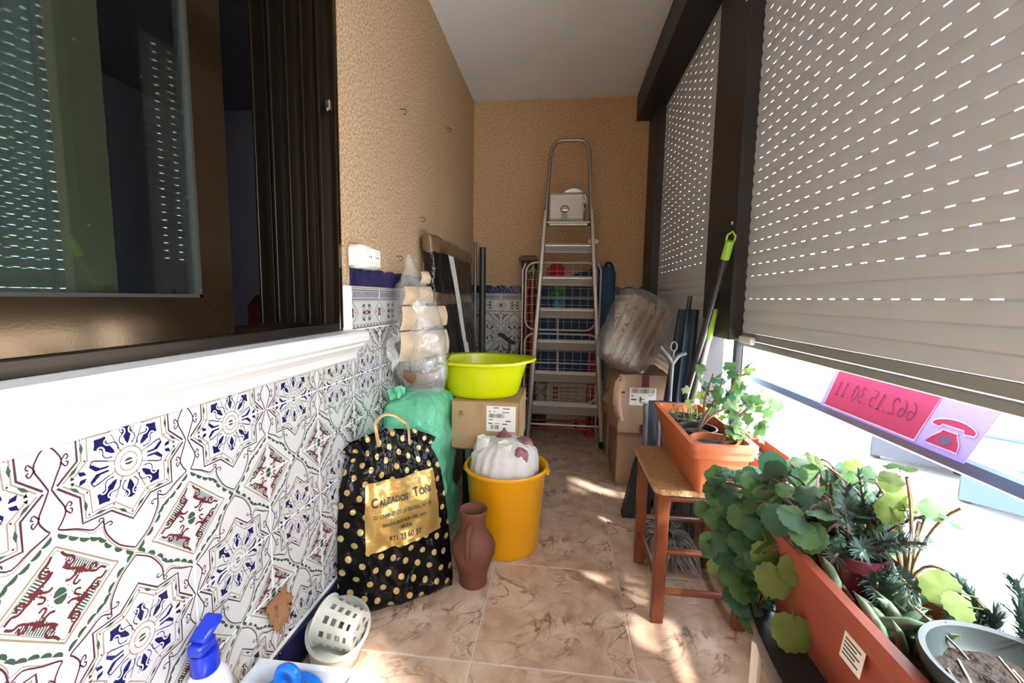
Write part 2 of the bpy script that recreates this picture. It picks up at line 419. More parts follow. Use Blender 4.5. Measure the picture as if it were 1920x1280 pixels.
    for i, (u, v) in enumerate(bd):
        a, c = bd[max(i - 1, 0)], bd[min(i + 1, len(bd) - 1)]
        dx, dy = (c[0] - a[0]) * TW, (c[1] - a[1]) * TH; ln = math.hypot(dx, dy); dx /= ln; dy /= ln
        for sg in (1, -1):
            px, py = u * TW, v * TH; r = .0080
            pts = [(px + dx * r * math.cos(k * PI / 5) - dy * -r * .75 * math.sin(k * PI / 5), py + dy * r * math.cos(k * PI / 5) + dx * -r * .75 * math.sin(k * PI / 5)) for k in range(6)]
            pts = [(sg * (x + .0), y + .004) for x, y in pts]
            t.flat(pts, L[1], 3)
    # quarter of the four-part maroon star in each upper corner
    both(lambda f: [t.ribbon(f([(.5, .53), (.165, .965), (.13, .998)]), .0022, L[0], 5), t.ribbon(f([(.5, .565), (.19, .985)]), .0011, L[0], 6)])
    for k in range(15):                       # hatch
        k = k * 8 / 14; w = .22 + .56 * k / 8
        ax, ay = .5 + (.19 - .5) * w, .565 + (.985 - .565) * w
        both(lambda f: t.ribbon(f([(ax, ay + .01), (ax + .060 - abs(k - 4) * .009, ay + .120 - abs(k - 4) * .020)]), .0017, L[0], 3))
    both(lambda f: [t.ribbon(f(sp2([(.472, .60), (.448, .655), (.412, .69), (.405, .74), (.44, .765), (.452, .72), (.43, .715)])), .0035, L[1], 4),
                    t.ribbon(f(sp2([(.47, .74), (.44, .79), (.385, .835), (.36, .86), (.345, .90), (.31, .925)])), .004, L[1], 4),
                    t.ribbon(f(sp2([(.385, .83), (.405, .875), (.44, .90), (.465, .885)])), .0035, L[1], 4),
                    t.ribbon(f(sp2([(.215, .985), (.25, .945), (.28, .955), (.315, .925), (.31, .875), (.275, .885), (.285, .92)])), .0035, L[1], 4),
                    t.flat(f([(.35, .82), (.375, .85), (.415, .865), (.38, .885), (.36, .90), (.35, .865), (.335, .845)]), L[1], 4), t.ribbon(f(sp2([(.39, .90), (.42, .945), (.405, .975), (.38, .955)])), .003, L[1], 4),
                    t.flat(f([(.5, .92), (.475, .94), (.462, .975), (.465, .995), (.5, .998)]), L[1], 3),
                    t.flat(f([(.455, .93), (.447, .94), (.452, .95)]), L[1], 3), t.flat(f([(.435, .965), (.428, .975), (.435, .985)]), L[1], 3)])
    return t.mesh('printed_tile', TM, recalc=False)
def build_strip():
    t = MB(); q = .0008; H = .1475
    t.box((0, H / 2, -0.003), (TW - 2 * q, H - 2 * q, .006), 0, .0008); L = [.0002, .00034]
    W = TW / 2
    for y, w, mi in ((.006, .003, 1), (.016, .0014, 1), (.098, .0014, 1), (.103, .003, 1), (.134, .003, 1), (.141, .0018, 1)):
        t.ribbon([(-W + q, y), (W - q, y)], w, L[0], mi)
    for k in range(24):
        x = -W + .006 + k * (TW - .010) / 24
        t.flat([(x, .108), (x + .0045, .108), (x + .0085, .130), (x + .004, .130)], L[0], 2)
    for k in range(9):
        x = -W + .006 + k * .0255; t.flat([(x, .009), (x + .013, .009), (x + .013, .013), (x, .013)], L[0], 4)
    for sg in (1, -1):
        for k in range(7):                   # dotted half lozenge running out from the joint
            a = .012 + k * .0052; yy = .018 + k * .0063
            for (x, y) in ((sg * (W - .052 + a * .0 + (.0435 - k * .0062)), yy), ):
                pass
            x = sg * (W - .006 - k * .0062)
            for y in (.094 - k * .0062, .020 + k * .0062):
                t.flat([(x + .0028 * math.cos(j * PI / 3), y + .0028 * math.sin(j * PI / 3)) for j in range(6)], L[0], 1)
        t.ribbon([(sg * (W - .002), .088), (sg * (W - .034), .057), (sg * (W - .002), .026)], .0014, L[0], 5)
        t.flat([(sg * (W - .001), .075), (sg * (W - .014), .068), (sg * (W - .009), .057), (sg * (W - .014), .046), (sg * (W - .001), .039)], L[0], 4)
        t.flat([(sg * (W - .020), .062), (sg * (W - .028), .057), (sg * (W - .020), .052)], L[0], 1)
        for y0, sy in ((.088, -1), (.026, 1)):
            t.flat([(sg * .012, y0), (sg * .03, y0 + sy * .004), (sg * .034, y0 + sy * .016), (sg * .024, y0 + sy * .010), (sg * .019, y0 + sy * .02)], L[0], 3)
            t.ribbon(sp2([(sg * .006, y0 + sy * .004), (sg * .016, y0 + sy * .018), (sg * .03, y0 + sy * .024), (sg * .036, y0 + sy * .012)], 2), .0018, L[1], 4)
        t.flat([(sg * .008, .057), (sg * .014, .064), (sg * .03, .060), (sg * .032, .057), (sg * .03, .054), (sg * .014, .050)], L[0], 1)
    for k in range(4):
        a = k * PI / 2 + PI / 4
        t.flat([(.002 * math.cos(a), .057 + .002 * math.sin(a)), (.009 * math.cos(a - .4), .057 + .009 * math.sin(a - .4)), (.013 * math.cos(a), .057 + .013 * math.sin(a)), (.009 * math.cos(a + .4), .057 + .009 * math.sin(a + .4))], L[0], 2)
    return t.mesh('border_tile', TM, recalc=False)
COB = mat('cobalt_glaze', (0.008, 0.008, 0.075), 0.14, var=(60, (0.02, 0.024, 0.16), .5, .75), bump=(55, 0.9, 0.006))
def build_cap():
    t = MB(); W = TW / 2 - .0008; top = []
    for k in range(25):
        x = -W + 2 * W * k / 24; ph = (x / TW) * 2 * PI * 2
        top.append((x, .052 + .0110 * abs(math.cos(ph / 2)) ** .7 - .0035 * (1 if abs(math.sin(ph / 2)) > .96 else 0)))
    poly = [(-W, 0), (W, 0)] + top[::-1]
    t.prism(poly, -.006, .004, Matrix.Identity(4))
    return t.mesh('cap_tile', COB)
pt, st, ct = build_tile(), build_strip(), build_cap()
SIDE = frame((0, 1, 0), (0, 0, 1), (1, 0, 0)).to_3x3(); BACK = frame((1, 0, 0), (0, 0, 1), (0, -1, 0)).to_3x3()
RZ = Matrix.Rotation(PI, 3, 'Z')
ROWS = [(0.115, 0), (0.422, 1), (0.422, 0), (0.729, 1), (0.729, 0)]     # joint height, 1 = turned head down
def dado(parent, Mo, pos, cols, zmax):
    for c, wscale in cols:
        for z, fl in ROWS:
            inst('tile', pt, parent, pos(c, z), Mo @ RZ if fl else Mo, (wscale, 1, 1))
        if zmax(c):
            inst('border_tile', st, parent, pos(c, 0.8835), Mo, (wscale, 1, 1))
            inst('cap_tile', ct, parent, pos(c, 1.0315), Mo, (wscale, 1, 1))
lc = [(0.5951 - 0.0031 + TW * k, 1) for k in range(-2, 13)]
lc = [(c, w) for c, w in lc if c + TW / 2 < YB]
e0 = lc[-1][0] + TW / 2; lc.append(((e0 + YB - .002) / 2, (YB - .002 - e0) / TW))
b = MB(); b.b2(SX - .02, SX + .0064, 0, YB, 0, 0.88); b.b2(SX, SX + .0064, 1.29, YB, 0.0, 1.03)
bed = b.obj('grout_bed', WGROUT, wall_left)
dado(wall_left, SIDE, lambda c, z: (XL + .0025, c, z), lc, lambda c: c > 1.4)
bc = [(XL + .006 + TW * (k + .5), 1) for k in range(6)]
e0 = bc[-1][0] + TW / 2
b = MB(); b.b2(SX, XR, YB - .0049, YB, 0, 1.03); b.obj('grout_bed', WGROUT, wall_back)
dado(wall_back, BACK, lambda c, z: (c, YB - .0065, z), bc, lambda c: True)
# dark blue skirting tiles
NV = mat('navy_skirting', (0.008, 0.008, 0.05), 0.2)
bs = struct(MB().b2(SX, SX + .008, 0, YB - .015, 0, .108).obj('baseboard_left', WGROUT, org=(SX, 0, 0)))
sk = MB().box((0, .052, .003), (TW - .003, .104, .010), 0, .002).mesh('skirting_tile', NV)
for c, w in lc: inst('tile', sk, bs, (SX + .009, c, .0015), SIDE, (w, 1, 1))
bs2 = struct(MB().b2(XL + .01, XR, YB - .008, YB, 0, .108).obj('baseboard_back', WGROUT, org=(0, YB, 0)))
for c, w in bc: inst('tile', sk, bs2, (c, YB - .009, .0015), BACK, (w, 1, 1))

# ------------------------------------------------------------------ white moulded sill
SILL = mat('white_marble', (0.80, 0.79, 0.77), 0.35, bump=(30, 0.1, 0.002))
prof = [(-.94, .862), (-.94, .888), (-.632, .886), (-.624, .880), (-.622, .872), (-.624, .856), (-.631, .850), (-.638, .846), (-.640, .838), (-.650, .830), (-.662, .818), (-.667, .806), (-.669, .796), (-.675, .790), (-.684, .788), (-.684, .862)]
b = MB(); b.prism(prof, WY0 - .05, 1.335, frame((1, 0, 0), (0, 0, 1), (0, 1, 0)))
struct(b.obj('trim_1', SILL, org=(XL, 0, .862)))

# ------------------------------------------------------------------ bronze sliding window
BRZ = mat('bronze_aluminium', (0.050, 0.030, 0.015), 0.13, 0.8, bump=(200, 0.03, 0.001))
BRD = mat('dark_bronze', (0.035, 0.024, 0.016), 0.32, 0.7)
BRG = mat('glazing_bead', (0.02, 0.02, 0.018), 0.5)
GLS = bpy.data.materials.new('dark_window_glass'); GLS.use_nodes = True; nt = GLS.node_tree; nt.nodes.remove(nt.nodes['Principled BSDF'])
tr = nt.nodes.new('ShaderNodeBsdfTransparent'); tr.inputs[0].default_value = (0.80, 0.88, 0.86, 1)
gl = nt.nodes.new('ShaderNodeBsdfGlossy'); gl.inputs['Roughness'].default_value = 0.012; gl.inputs[0].default_value = (.86, 1, .95, 1)
ms = nt.nodes.new('ShaderNodeMixShader'); lk = nt.links.new
lk(schlick(nt, .085), ms.inputs[0]); lk(tr.outputs[0], ms.inputs[1]); lk(gl.outputs[0], ms.inputs[2]); lk(ms.outputs[0], nt.nodes['Material Output'].inputs[0])
w1 = thing('window_1', None, None, (-.75, 0, WZ0)); struct(w1)
b = MB()   # outer frame: bottom track in steps, jamb with its upright ribs, head
b.b2(-.935, -.690, WY0, WY1, .888, .897, 0); b.b2(-.700, -.688, WY0, WY1, .888, .912, 0, .002)
b.b2(-.735, -.729, WY0, WY1, .896, .915, 0); b.b2(-.79, -.784, WY0, WY1, .896, .915, 0); b.b2(-.85, -.845, WY0, WY1, .896, .915, 0)
b.b2(-.94, -.690, WY0, WY1, WZ1 - .03, WZ1, 0)
b.obj('frame', BRD, w1)
b = MB(); b.b2(-.94, -.686, WY1 - .008, WY1, .897, WZ1 - .03, 0)
b.b2(-.700, -.684, WY1 - .022, WY1 - .006, .888, WZ1 - .03, 1, .002)
for x, d in ((-.728, .030), (-.752, .014), (-.775, .034), (-.800, .012), (-.825, .034), (-.848, .016), (-.872, .040), (-.90, .020), (-.925, .045)):
    b.b2(x - .004, x + .004, WY1 - .008 - d, WY1 - .006, .897, WZ1 - .03, 0, .001)
b.obj('jamb', [BRD, BRZ], w1)
b = MB(); b.box((-.705, WY1 - .024, 1.56), (.016, .012, .03), 0, .003); b.box((-.705, WY1 - .028, 1.545), (.008, .012, .012), 0, .002)
b.obj('latch', mat('steel', (0.55, 0.55, 0.53), 0.25, 1.0), w1)
def sash(y0, y1, x, mat_):
    z0, z1 = .899, 2.225; w = .078; d = .024; wb = .092
    BRZ = mat_; r = thing('sash', None, None, (x, 0, z0)); r.parent = w1; r.location = Vector((x, 0, z0)) - origin(w1)
    Mx = frame((0, 1, 0), (0, 0, 1), (1, 0, 0), (x, 0, 0))
    MB().prism([(y1 - .001, z0), (y1 - .001, z1), (y1 - w, z1 - w), (y1 - w, z0 + wb)], -d, 0, Mx).obj('stile', BRZ, r)
    MB().prism([(y0, z0), (y0, z1), (y0 + w, z1 - w), (y0 + w, z0 + wb)], -d, 0, Mx).obj('stile', BRZ, r)
    MB().prism([(y0 + .001, z0), (y1 - .002, z0), (y1 - w - .001, z0 + wb), (y0 + w + .001, z0 + wb)], -d, 0, Mx).obj('rail', BRZ, r)
    MB().prism([(y0 + .001, z1), (y1 - .002, z1), (y1 - w - .001, z1 - w), (y0 + w + .001, z1 - w)], -d, 0, Mx).obj('rail', BRZ, r)
    bb = MB(); bb.b2(x - .014, x - .002, y1 - w - .006, y1 - w, z0 + wb, z1 - w); bb.b2(x - .014, x - .002, y0 + w, y1 - w, z0 + wb, z0 + wb + .006)
    bb.obj('bead', BRG, r)
    MB().b2(x - .014, x - .010, y0 + w - .004, y1 - w + .004, z0 + wb - .004, z1 - w + .004).obj('pane', GLS, r)
sash(-.55, .850, -.700, BRZ)
sash(-1.19, .655, -.752, mat('olive_bronze', (.085, .068, .038), .35, .3))
# made-up curtain inside, added to lighten the tones in the glass
cu_ = MB().grid(lambda u, v: Vector((-.99 + .018 * math.sin(u * 60) + .01 * math.sin(u * 23 + 1), -1.25 + 2.12 * u, .93 + 1.33 * v)), 120, 2).obj('added_curtain', mat('glass_tone_sheer', (.12, .145, .145), .9, trans=.3), None, True, angle=180)
tag(cu_, 'added grey-green curtain that lightens the glass of the bronze window', 'curtain')
# dim room behind the window
DIM = mat('dim_room_paint', (0.36, 0.31, 0.38), 0.9); DIMF = mat('dim_room_floor', (0.09, 0.06, 0.05), 0.6)
b = MB(); b.b2(-3.2, -3.1, YF, YB, 0, ZC); struct(b.obj('wall_interior', DIM))
b = MB(); b.b2(-3.1, SX - .25, YF - .1, YF, 0, ZC); struct(b.obj('wall_interior_front', DIM))
b = MB(); b.b2(-3.1, SX - .25, YB, YB + .1, 0, ZC); struct(b.obj('wall_interior_back', DIM))
b = MB(); b.b2(-3.1, SX - .25, YF, YB, -.1, 0); struct(b.obj('floor_interior', DIMF))
b = MB(); b.b2(-3.1, SX - .25, YF, YB, ZC, ZC + .1); struct(b.obj('ceiling_interior', DIM))
RED = mat('dark_red_cloth', (0.16, 0.012, 0.02), 0.9)
a = thing('armchair', 'dark red armchair seen in the dim room through the open window', 'armchair', (-1.55, 2.1, 0))
MB().b2(-1.95, -1.35, 1.75, 2.5, .1, .42, 0, .05).obj('seat', RED, a, True); MB().b2(-1.95, -1.35, 2.42, 2.62, .1, .99, 0, .06).obj('backrest', RED, a, True)
MB().b2(-1.38, -1.24, 1.75, 2.6, .1, .62, 0, .05).obj('armrest', RED, a, True); MB().b2(-2.06, -1.92, 1.75, 2.6, .1, .62, 0, .05).obj('armrest', RED, a, True)
for x in (-1.98, -1.32):
    for y in (1.82, 2.54): MB().lathe([(0, 0), (.02, 0), (.025, .1), (0, .1)], 10, 0, (x, y, 0)).obj('leg', DIMF, a)

# ------------------------------------------------------------------ right side: parapet, shutter box, posts, shutters
CHAR = mat('charcoal_aluminium', (0.028, 0.026, 0.028), 0.45, 0.3)
SLAT = mat('shutter_slat', (0.60, 0.645, 0.70), 0.42, bump=(3, 0.05, 0.01))
b = MB(); b.b2(XR, XR + .19, YF, YB + .2, 0, .35); b.b2(XR, XR + .19, YF, .16, .351, .95); struct(b.obj('wall_right', CONC, org=(XR, 0, 0)))  # taller block behind the camera is added to keep light off the tiles
w2 = thing('window_2', None, None, (XR, 0, .35)); struct(w2)
b = MB(); b.b2(.501, .70, YF, YB - .002, 2.280, ZC - .001, 0, .003); b.obj('shutter_box', CHAR, w2)
def post(y0, y1, z0, x0=.604):
    p = MB().b2(x0, .70, y0, y1, z0, 2.281, 0, .003)
    return p.obj('post', CHAR, w2)
post(3.05, 3.318, .35, .594); pm = post(1.625, 1.925, .860); post(.16, .30, .35); post(-.69, -.55, .951)
MB().b2(.614, .70, 1.925, 1.955, .50, 2.281).obj('guide', CHAR, w2); 
MB().b2(.640, .675, 1.64, 1.67, .35, .861).obj('mullion', CHAR, w2)
MB().b2(.648, .668, 1.60, 1.612, .35, .861).obj('mullion', mat('grey_aluminium', (.35, .35, .36), .35, .8), w2)
WHT = mat('white_plastic', (0.80, 0.80, 0.78), 0.35)
for z in (1.28, 2.03): MB().lathe([(0, 0), (.006, 0), (.0055, .003), (0, .0035)], 10, 0, (.604, 1.66, z), M=Matrix.Rotation(-PI / 2, 3, 'Y')).obj('screw_cap', WHT, pm)
MB().b2(.60, .604, 3.3, 3.318, .36, 2.28).obj('trim_strip', CHAR, w2)
PITCH = .0394
def slat_mesh(L, slots, per=.050):
    s = MB(); n = 6; hb = .0352
    pts = [(.0028 * math.sin(PI * k / n) + .0026, hb * k / n) for k in range(n + 1)]      # x is depth towards the room
    poly = pts + [(-.004, hb), (-.004, 0)]
    s.prism([(-x, z) for x, z in poly], 0, L, frame((1, 0, 0), (0, 0, 1), (0, 1, 0)))
    hole = .021
    if slots:
        k = 0; y = .018
        s.b2(-.0012, .0012, 0, y, hb, PITCH)
        while y + hole < L:
            y2 = min(y + per, L); s.b2(-.0012, .0012, y + hole, y2, hb + .0012, PITCH); y += per
        s.b2(-.0012, .0012, 0, L, hb, hb + .0021)
    else: s.b2(-.0012, .0012, 0, L, hb, PITCH)
    return s.mesh('slat', SLAT, smooth=True, angle=30)
def shutter(name, y0, y1, zb, closed, per=.050):
    r = thing(name, None, None, (.655, y0, zb)); struct(r); L = y1 - y0
    a, c = slat_mesh(L, True, per), slat_mesh(L, False)
    z = zb + .05; k = 0
    while z < 2.29:
        inst('slat', c if k in closed else a, r, (.655, y0, z)); z += PITCH; k += 1
    s = MB(); s.b2(.646, .664, y0, y1, zb, zb + .022, 0, .003); s.b2(.649, .662, y0, y1, zb + .024, zb + .049, 0, .002)
    s.obj('bottom_bar', mat('bar_grey', (.36, .37, .38), .4, .3), r)
    return r
s1 = shutter('shutter_1', .302, 1.624, .842, (0, 1, 3)); shutter('added_shutter', -.548, .158, 1.75, ())  # third shutter, unseen behind the camera, is added to hold back sun patches
s2 = shutter('shutter_2', 1.956, 3.048, .50, range(15), .088)
MB().b2(.628, .646, 1.50, 1.60, .856, .880, 0, .004).obj('end_clip', WHT, s1)
# ------------------------------------------------------------------ things along the left wall
BLK = mat('black_plastic', (0.006, 0.006, 0.007), 0.4)
STEEL = MATS['steel']
# wall outlet
o = thing('power_outlet', 'white double power outlet on the wall above the blue tile edge', 'outlet', (XL, 1.36, 1.09))
b = MB(); b.b2(SX, SX + .058, 1.325, 1.458, 1.088, 1.163, 0, .010); b.obj('housing', WHT, o, True)
b = MB(); b.b2(SX + .056, SX + .062, 1.335, 1.45, 1.094, 1.157, 0, .004); b.obj('face_plate', mat('ivory_plastic', (.86, .85, .80), .3), o, True)
for y in (1.366, 1.418):
    rr = MB().lathe([(0, .0), (.0195, .0), (.0195, .004), (.0165, .004), (.016, -.002), (0, -.002)], 20, 0, (SX + .063, y, 1.126), M=Matrix.Rotation(PI / 2, 3, 'Y')).obj('socket', WHT, o, True)
    for dy in (-.008, .008): MB().lathe([(0, 0), (.0032, 0), (.0032, .002), (0, .002)], 8, 0, (SX + .0622, y + dy, 1.126), M=Matrix.Rotation(PI / 2, 3, 'Y')).obj('pin_hole', BLK, rr)
# wall hooks
hk = None
for i, (y, z, lab) in enumerate(((1.811, 1.775, 'small screw hook high on the stucco wall, nearer the window'), (2.534, 1.972, 'small screw hook on the stucco wall, highest and farthest from the window'), (2.05, 1.378, 'small screw hook just above the black wrapped package'), (1.75, 1.165, 'dark hook holding up the bagged model ship'))):
    p = [(SX, y, z), (SX + .018, y, z)] + [(SX + .018 + .010 * math.sin(a), y, z - .010 + .010 * math.cos(a)) for a in [k * PI / 6 for k in range(1, 8)]]
    h = MB().tube(p, .0022, 6).obj('wall_hook', mat('hook_metal', (.18, .12, .07), .5, .6), None, True); tag(h, lab, 'hook', 'hooks in the stucco wall')

# model ship hanging in a clear bag
SAIL = mat('sail_cloth', (0.66, 0.52, 0.36), 0.85, var=(14, (.50, .37, .23), .35, .75), trans=.15); WOODD = mat('ship_wood', (0.13, 0.055, 0.03), 0.5); HULR = mat('ship_red', (0.28, 0.03, 0.03), 0.4)
sy = 1.69; sx = -.565
ship = thing('model_ship', 'wooden model sailing ship with cream sails hanging inside a clear bag', 'model ship', (sx, sy, .62))
def hull_fn(u, v):       # u along the hull, v girth
    x = (u - .5) * .26; w = .042 * (1 - abs(2 * u - 1) ** 2.6) + .001; a = PI * v
    zz = -.055 * math.sin(a) * (1 - .5 * abs(2 * u - 1) ** 3) + .02 * (2 * u - 1) ** 2
    c, s_ = math.cos(.95), math.sin(.95)
    yy = w * math.cos(a); xx = x
    return Vector((sx + .005 + xx * c * .72 + yy * s_, sy + xx * s_ * .72 - yy * c, .688 + zz))
b = MB().grid(hull_fn, 16, 10); b.m = [1 if 3 <= (i // 16) < 7 else 0 for i in range(len(b.f))]; b.obj('hull', [mat('hull_brown', (.17, .085, .05), .5), HULR], ship, True, angle=180)
MB().b2(sx - .045, sx + .05, sy - .02, sy + .02, .624, .640, 0, .004).obj('stand', WOODD, ship)
b = MB().grid(lambda u, v: hull_fn(u, 0 if v < .5 else 1) + Vector((0, 0, .004)) if v in (0, 1) else (hull_fn(u, 0) * (1 - v) + hull_fn(u, 1) * v) + Vector((0, 0, .004)), 16, 2); b.obj('deck', WOODD, ship)
ax = Vector((math.cos(.95), math.sin(.95), 0)); pr = Vector((math.sin(.95), -math.cos(.95), 0))
for mi_, (off, top) in enumerate(((-.055, 1.05), (.012, 1.135), (.075, 1.02))):
    base = Vector((sx, sy, .68)) + ax * off; 
    mast = MB().tube([base, base + Vector((0, 0, top - .68))], [.004, .002], 6).obj('mast', WOODD, ship)
    lv = [(.745, .862, .058), (.867, .962, .049), (.967, 1.04, .036), (1.045, 1.10, .024)]
    for k, (z0, z1, hw) in enumerate(lv):
        if z1 > top: continue
        z0 += .006 * mi_; 
        def sf(u, v, z0=z0, z1=z1, hw=hw, base=base):
            w = hw * (1.12 - .2 * v); bel = .024 * math.sin(PI * v) * (1 - (2 * u - 1) ** 2 * .5)
            return Vector((base.x, base.y, z0 + (z1 - z0) * v)) + pr * .006 + Vector((.86, -.51, 0)) * bel + Vector((.51, .86, 0)) * ((2 * u - 1) * w)
        MB().grid(sf, 8, 6).obj('sail', SAIL, ship, True, angle=180)
        MB().tube([sf(0, 1), sf(1, 1)], .0025, 5).obj('yard', WOODD, ship)
for a_, c_ in (((sx, sy, 1.0), ax * .15), ((sx, sy, .9), ax * -.15), ((sx, sy, 1.1), ax * .12)):
    MB().tube([Vector(a_), Vector((sx, sy, .71)) + c_], .001, 4).obj('rigging', WOODD, ship)
MB().tube([Vector((sx, sy, .70)) + ax * .09, Vector((sx, sy, .76)) + ax * .17], .003, 5).obj('bowsprit', WOODD, ship)
CLEAR = film('clear_bag_film', (.97, .97, .96), .20, (.85, .85, .83), .09, .33)
def shell(prof, c, sq=.9, amp=.010, seed=1, lean=(0, 0), nu=44, nv=40, ex=1.0):
    """closed baggy film: prof = [(z, rx, ry)]"""
    zs = [p[0] for p in prof]
    def fn(u, v):
        z = zs[0] + (zs[-1] - zs[0]) * v
        for a, d in zip(prof, prof[1:]):
            if a[0] <= z <= d[0] + 1e-9:
                t = (z - a[0]) / (d[0] - a[0]); t = t * t * (3 - 2 * t); rx = a[1] + (d[1] - a[1]) * t; ry = a[2] + (d[2] - a[2]) * t; break
        an = 2 * PI * u; ca, sa = math.cos(an), math.sin(an)
        x = rx * math.copysign(abs(ca) ** sq, ca); y = ry * math.copysign(abs(sa) ** sq, sa)
        f = (z - zs[0]) / (zs[-1] - zs[0])
        p = Vector((c[0] + x + lean[0] * f, c[1] + y + lean[1] * f, z))
        k = nz(p, 9, seed) * amp + nz(p, 26, seed + 3) * amp * .55 + abs(nz((p.x * 3, p.y * 3, p.z * .5), 12, seed + 5)) * amp * .8 * ex
        d = Vector((ca, sa, 0)); e = min(1, max(rx, ry) / .05)
        return p + d * k * e + Vector((0, 0, nz(p, 14, seed + 9) * amp * .4 * e))
    return fn
bagp = [(.585, .004, .004), (.592, .05, .04), (.615, .085, .06), (.68, .106, .075), (.80, .112, .078), (.92, .10, .072), (1.02, .078, .06), (1.08, .042, .038), (1.13, .020, .018), (1.168, .007, .006)]
b = MB().grid(shell(bagp, (-.553, 1.70), .95, .012, 2, (-.075, .02)), 48, 44, closeu=True)
cb = b.obj('clear_plastic_bag', CLEAR, None, True, angle=180); tag(cb, 'crinkled clear plastic bag hanging round the model ship', 'plastic bag')
# torn flap of film at the side of the bag
def fl(u, v):
    p = Vector((-.655 + .02 * u + .01 * math.sin(9 * v), 1.575 + .035 * u - .02 * v, .86 - .13 * v + .015 * math.sin(7 * u)))
    return p + Vector((nz(p, 30, 1), nz(p, 30, 2), nz(p, 30, 3))) * .018
b = MB().grid(fl, 14, 20); b.obj('loose_flap', film('milky_film', (.9, .9, .9), .35, (.85, .85, .84), .15, .2), cb, True, angle=180)

# long package in black film
BF = mat('black_film', (0.004, 0.004, 0.0045), 0.22, bump=(22, 1.0, .012)); TAPE = mat('brown_tape', (0.17, 0.10, 0.055), 0.22, var=(9, (.10, .055, .03), .4, .7), bump=(30, .6, .006)); PAPER = mat('white_paper', (0.80, 0.79, 0.76), 0.7)
pk = thing('wrapped_package', 'tall flat package in black film with brown tape, against the wall behind the ship', 'package', (-.62, 2.4, 0))
PY0, PY1, PZ, PD = 2.02, 2.86, 1.292, .062
def pkf(x, y, z, off=0):       # leans on the wall
    return Vector((XL + .012 + x + .10 * (1 - z / PZ), y, z))
def pshell(z0, z1, off, seed, nu=40, nv=40, y0=PY0, y1=PY1, amp=.008):
    def fn(u, v):
        z = z0 + (z1 - z0) * v; an = 2 * PI * u; ca, sa = math.cos(an), math.sin(an)
        hx, hy = PD / 2 + off, (y1 - y0) / 2 + off
        tap = 1 if off else (1 - .06 * max(0, (z / PZ - .85) / .15))
        x = PD / 2 + hx * math.copysign(abs(ca) ** .35, ca) * (.45 if v in (0, 1) else 1); y = (y0 + y1) / 2 + hy * math.copysign(abs(sa) ** .25, sa)
        p = pkf(x, y, z); return p + Vector((max(0, nz(p, 8, seed)) * amp * 1.6 + nz((p.x, p.y * 2, p.z), 18, seed) * amp, 0, nz(p, 10, seed + 1) * amp))
    return fn
def capped(fn, nu, nv):
    b = MB().grid(fn, nu, nv, closeu=True); b.f.append(list(range(nu))[::-1]); b.m.append(0); b.f.append([nv * nu + k for k in range(nu)]); b.m.append(0); return b
capped(pshell(.004, PZ, 0, 4), 56, 40).obj('body', BF, pk, True, angle=60)
capped(pshell(PZ - .085, PZ + .006, .004, 4), 56, 8).obj('tape_band', TAPE, pk, True, angle=60)
capped(pshell(.95, 1.025, .004, 4), 56, 6).obj('tape_band', TAPE, pk, True, angle=60)
def strip(u, v):
    z = 1.215 - .56 * v; y = 2.26 + .22 * v + (u - .5) * (.105 - .03 * v); return pkf(PD + .017, y, z) + Vector((.002 * math.sin(5 * v), 0, 0))
MB().grid(strip, 3, 12).obj('white_strip', PAPER, pk, True, angle=180)
b = MB().grid(lambda u, v: strip(.3 + u * .8, .86 + v * .14) + Vector((.003, .012, 0)), 2, 3); b.obj('paper_tag', PAPER, pk)

# two dark tubes in the far corner
tb = tag(MB().lathe([(0, 0), (.024, 0), (.024, 1.355), (.019, 1.355), (.019, 1.33), (0, 1.33)], 20, 0, (-.572, 3.08, 0)).obj('dark_tube', mat('graphite', (.035, .035, .037), .35), None, True), 'thick black tube standing in the corner by the tiled back wall', 'tube')
tb = tag(MB().tube([(-.615, 3.03, 0), (-.622, 3.06, 1.392)], .0115, 10).obj('thin_pole', mat('dark_grey_metal', (.16, .155, .15), .35, .6), None, True), 'thin grey pole beside the thick black tube in the corner', 'pole')
# crutch-handled stick
cn = thing('walking_stick', 'dark walking stick with a T handle in front of the back wall tiles', 'walking stick', (-.395, 3.0, 0))
MB().tube([(-.44, 2.94, 0), (-.345, 2.93, .70)], .010, 10).obj('shaft', mat('teal_metal', (.02, .10, .13), .3, .4), cn, True)
MB().tube(smoothpath([(-.425, 2.90, .745), (-.40, 2.905, .742), (-.345, 2.925, .70), (-.315, 2.94, .688)]), [.012] + [.014] * 11 + [.010], 10).obj('handle', BLK, cn, True)

# ------------------------------------------------------------------ basin on the cardboard box
LIME = mat('lime_plastic', (0.72, 0.80, 0.002), 0.28, trans=.25)
bz = .563; cx, cy = -.352, 1.905
def oval(r, z): return (r, z)
pf = [(0, bz), (.150, bz), (.160, bz + .004), (.168, bz + .02), (.190, bz + .10), (.198, bz + .150), (.200, bz + .154), (.226, bz + .156), (.228, bz + .150), (.231, bz + .151), (.230, bz + .162), (.222, bz + .165), (.196, bz + .160), (.186, bz + .10), (.164, bz + .02), (.155, bz + .008), (0, bz + .006)]
b = MB().lathe(pf, 56, 0, (cx, cy, 0), 1.0, .83)
for v in b.v:                                # pouring lip on the right and a flat at the left
    dx = (v.x - cx) / .23
    if v.z > bz + .14 and dx > .7: v.x += (dx - .7) * .05; v.z += (dx - .7) * .03
bas = thing('wash_basin', 'lime green plastic basin standing on the cardboard box', 'basin', (cx, cy, bz)); b.obj('bowl', LIME, bas, True, angle=50)
MB().lathe([(0, 0), (.012, 0), (.014, .004), (0, .006)], 10, 0, (cx + .06, cy + .156, bz + .125), M=Matrix.Rotation(-1.2, 3, 'X')).obj('hanging_hole', mat('shade_brown', (.2, .1, .02), .5), bas)

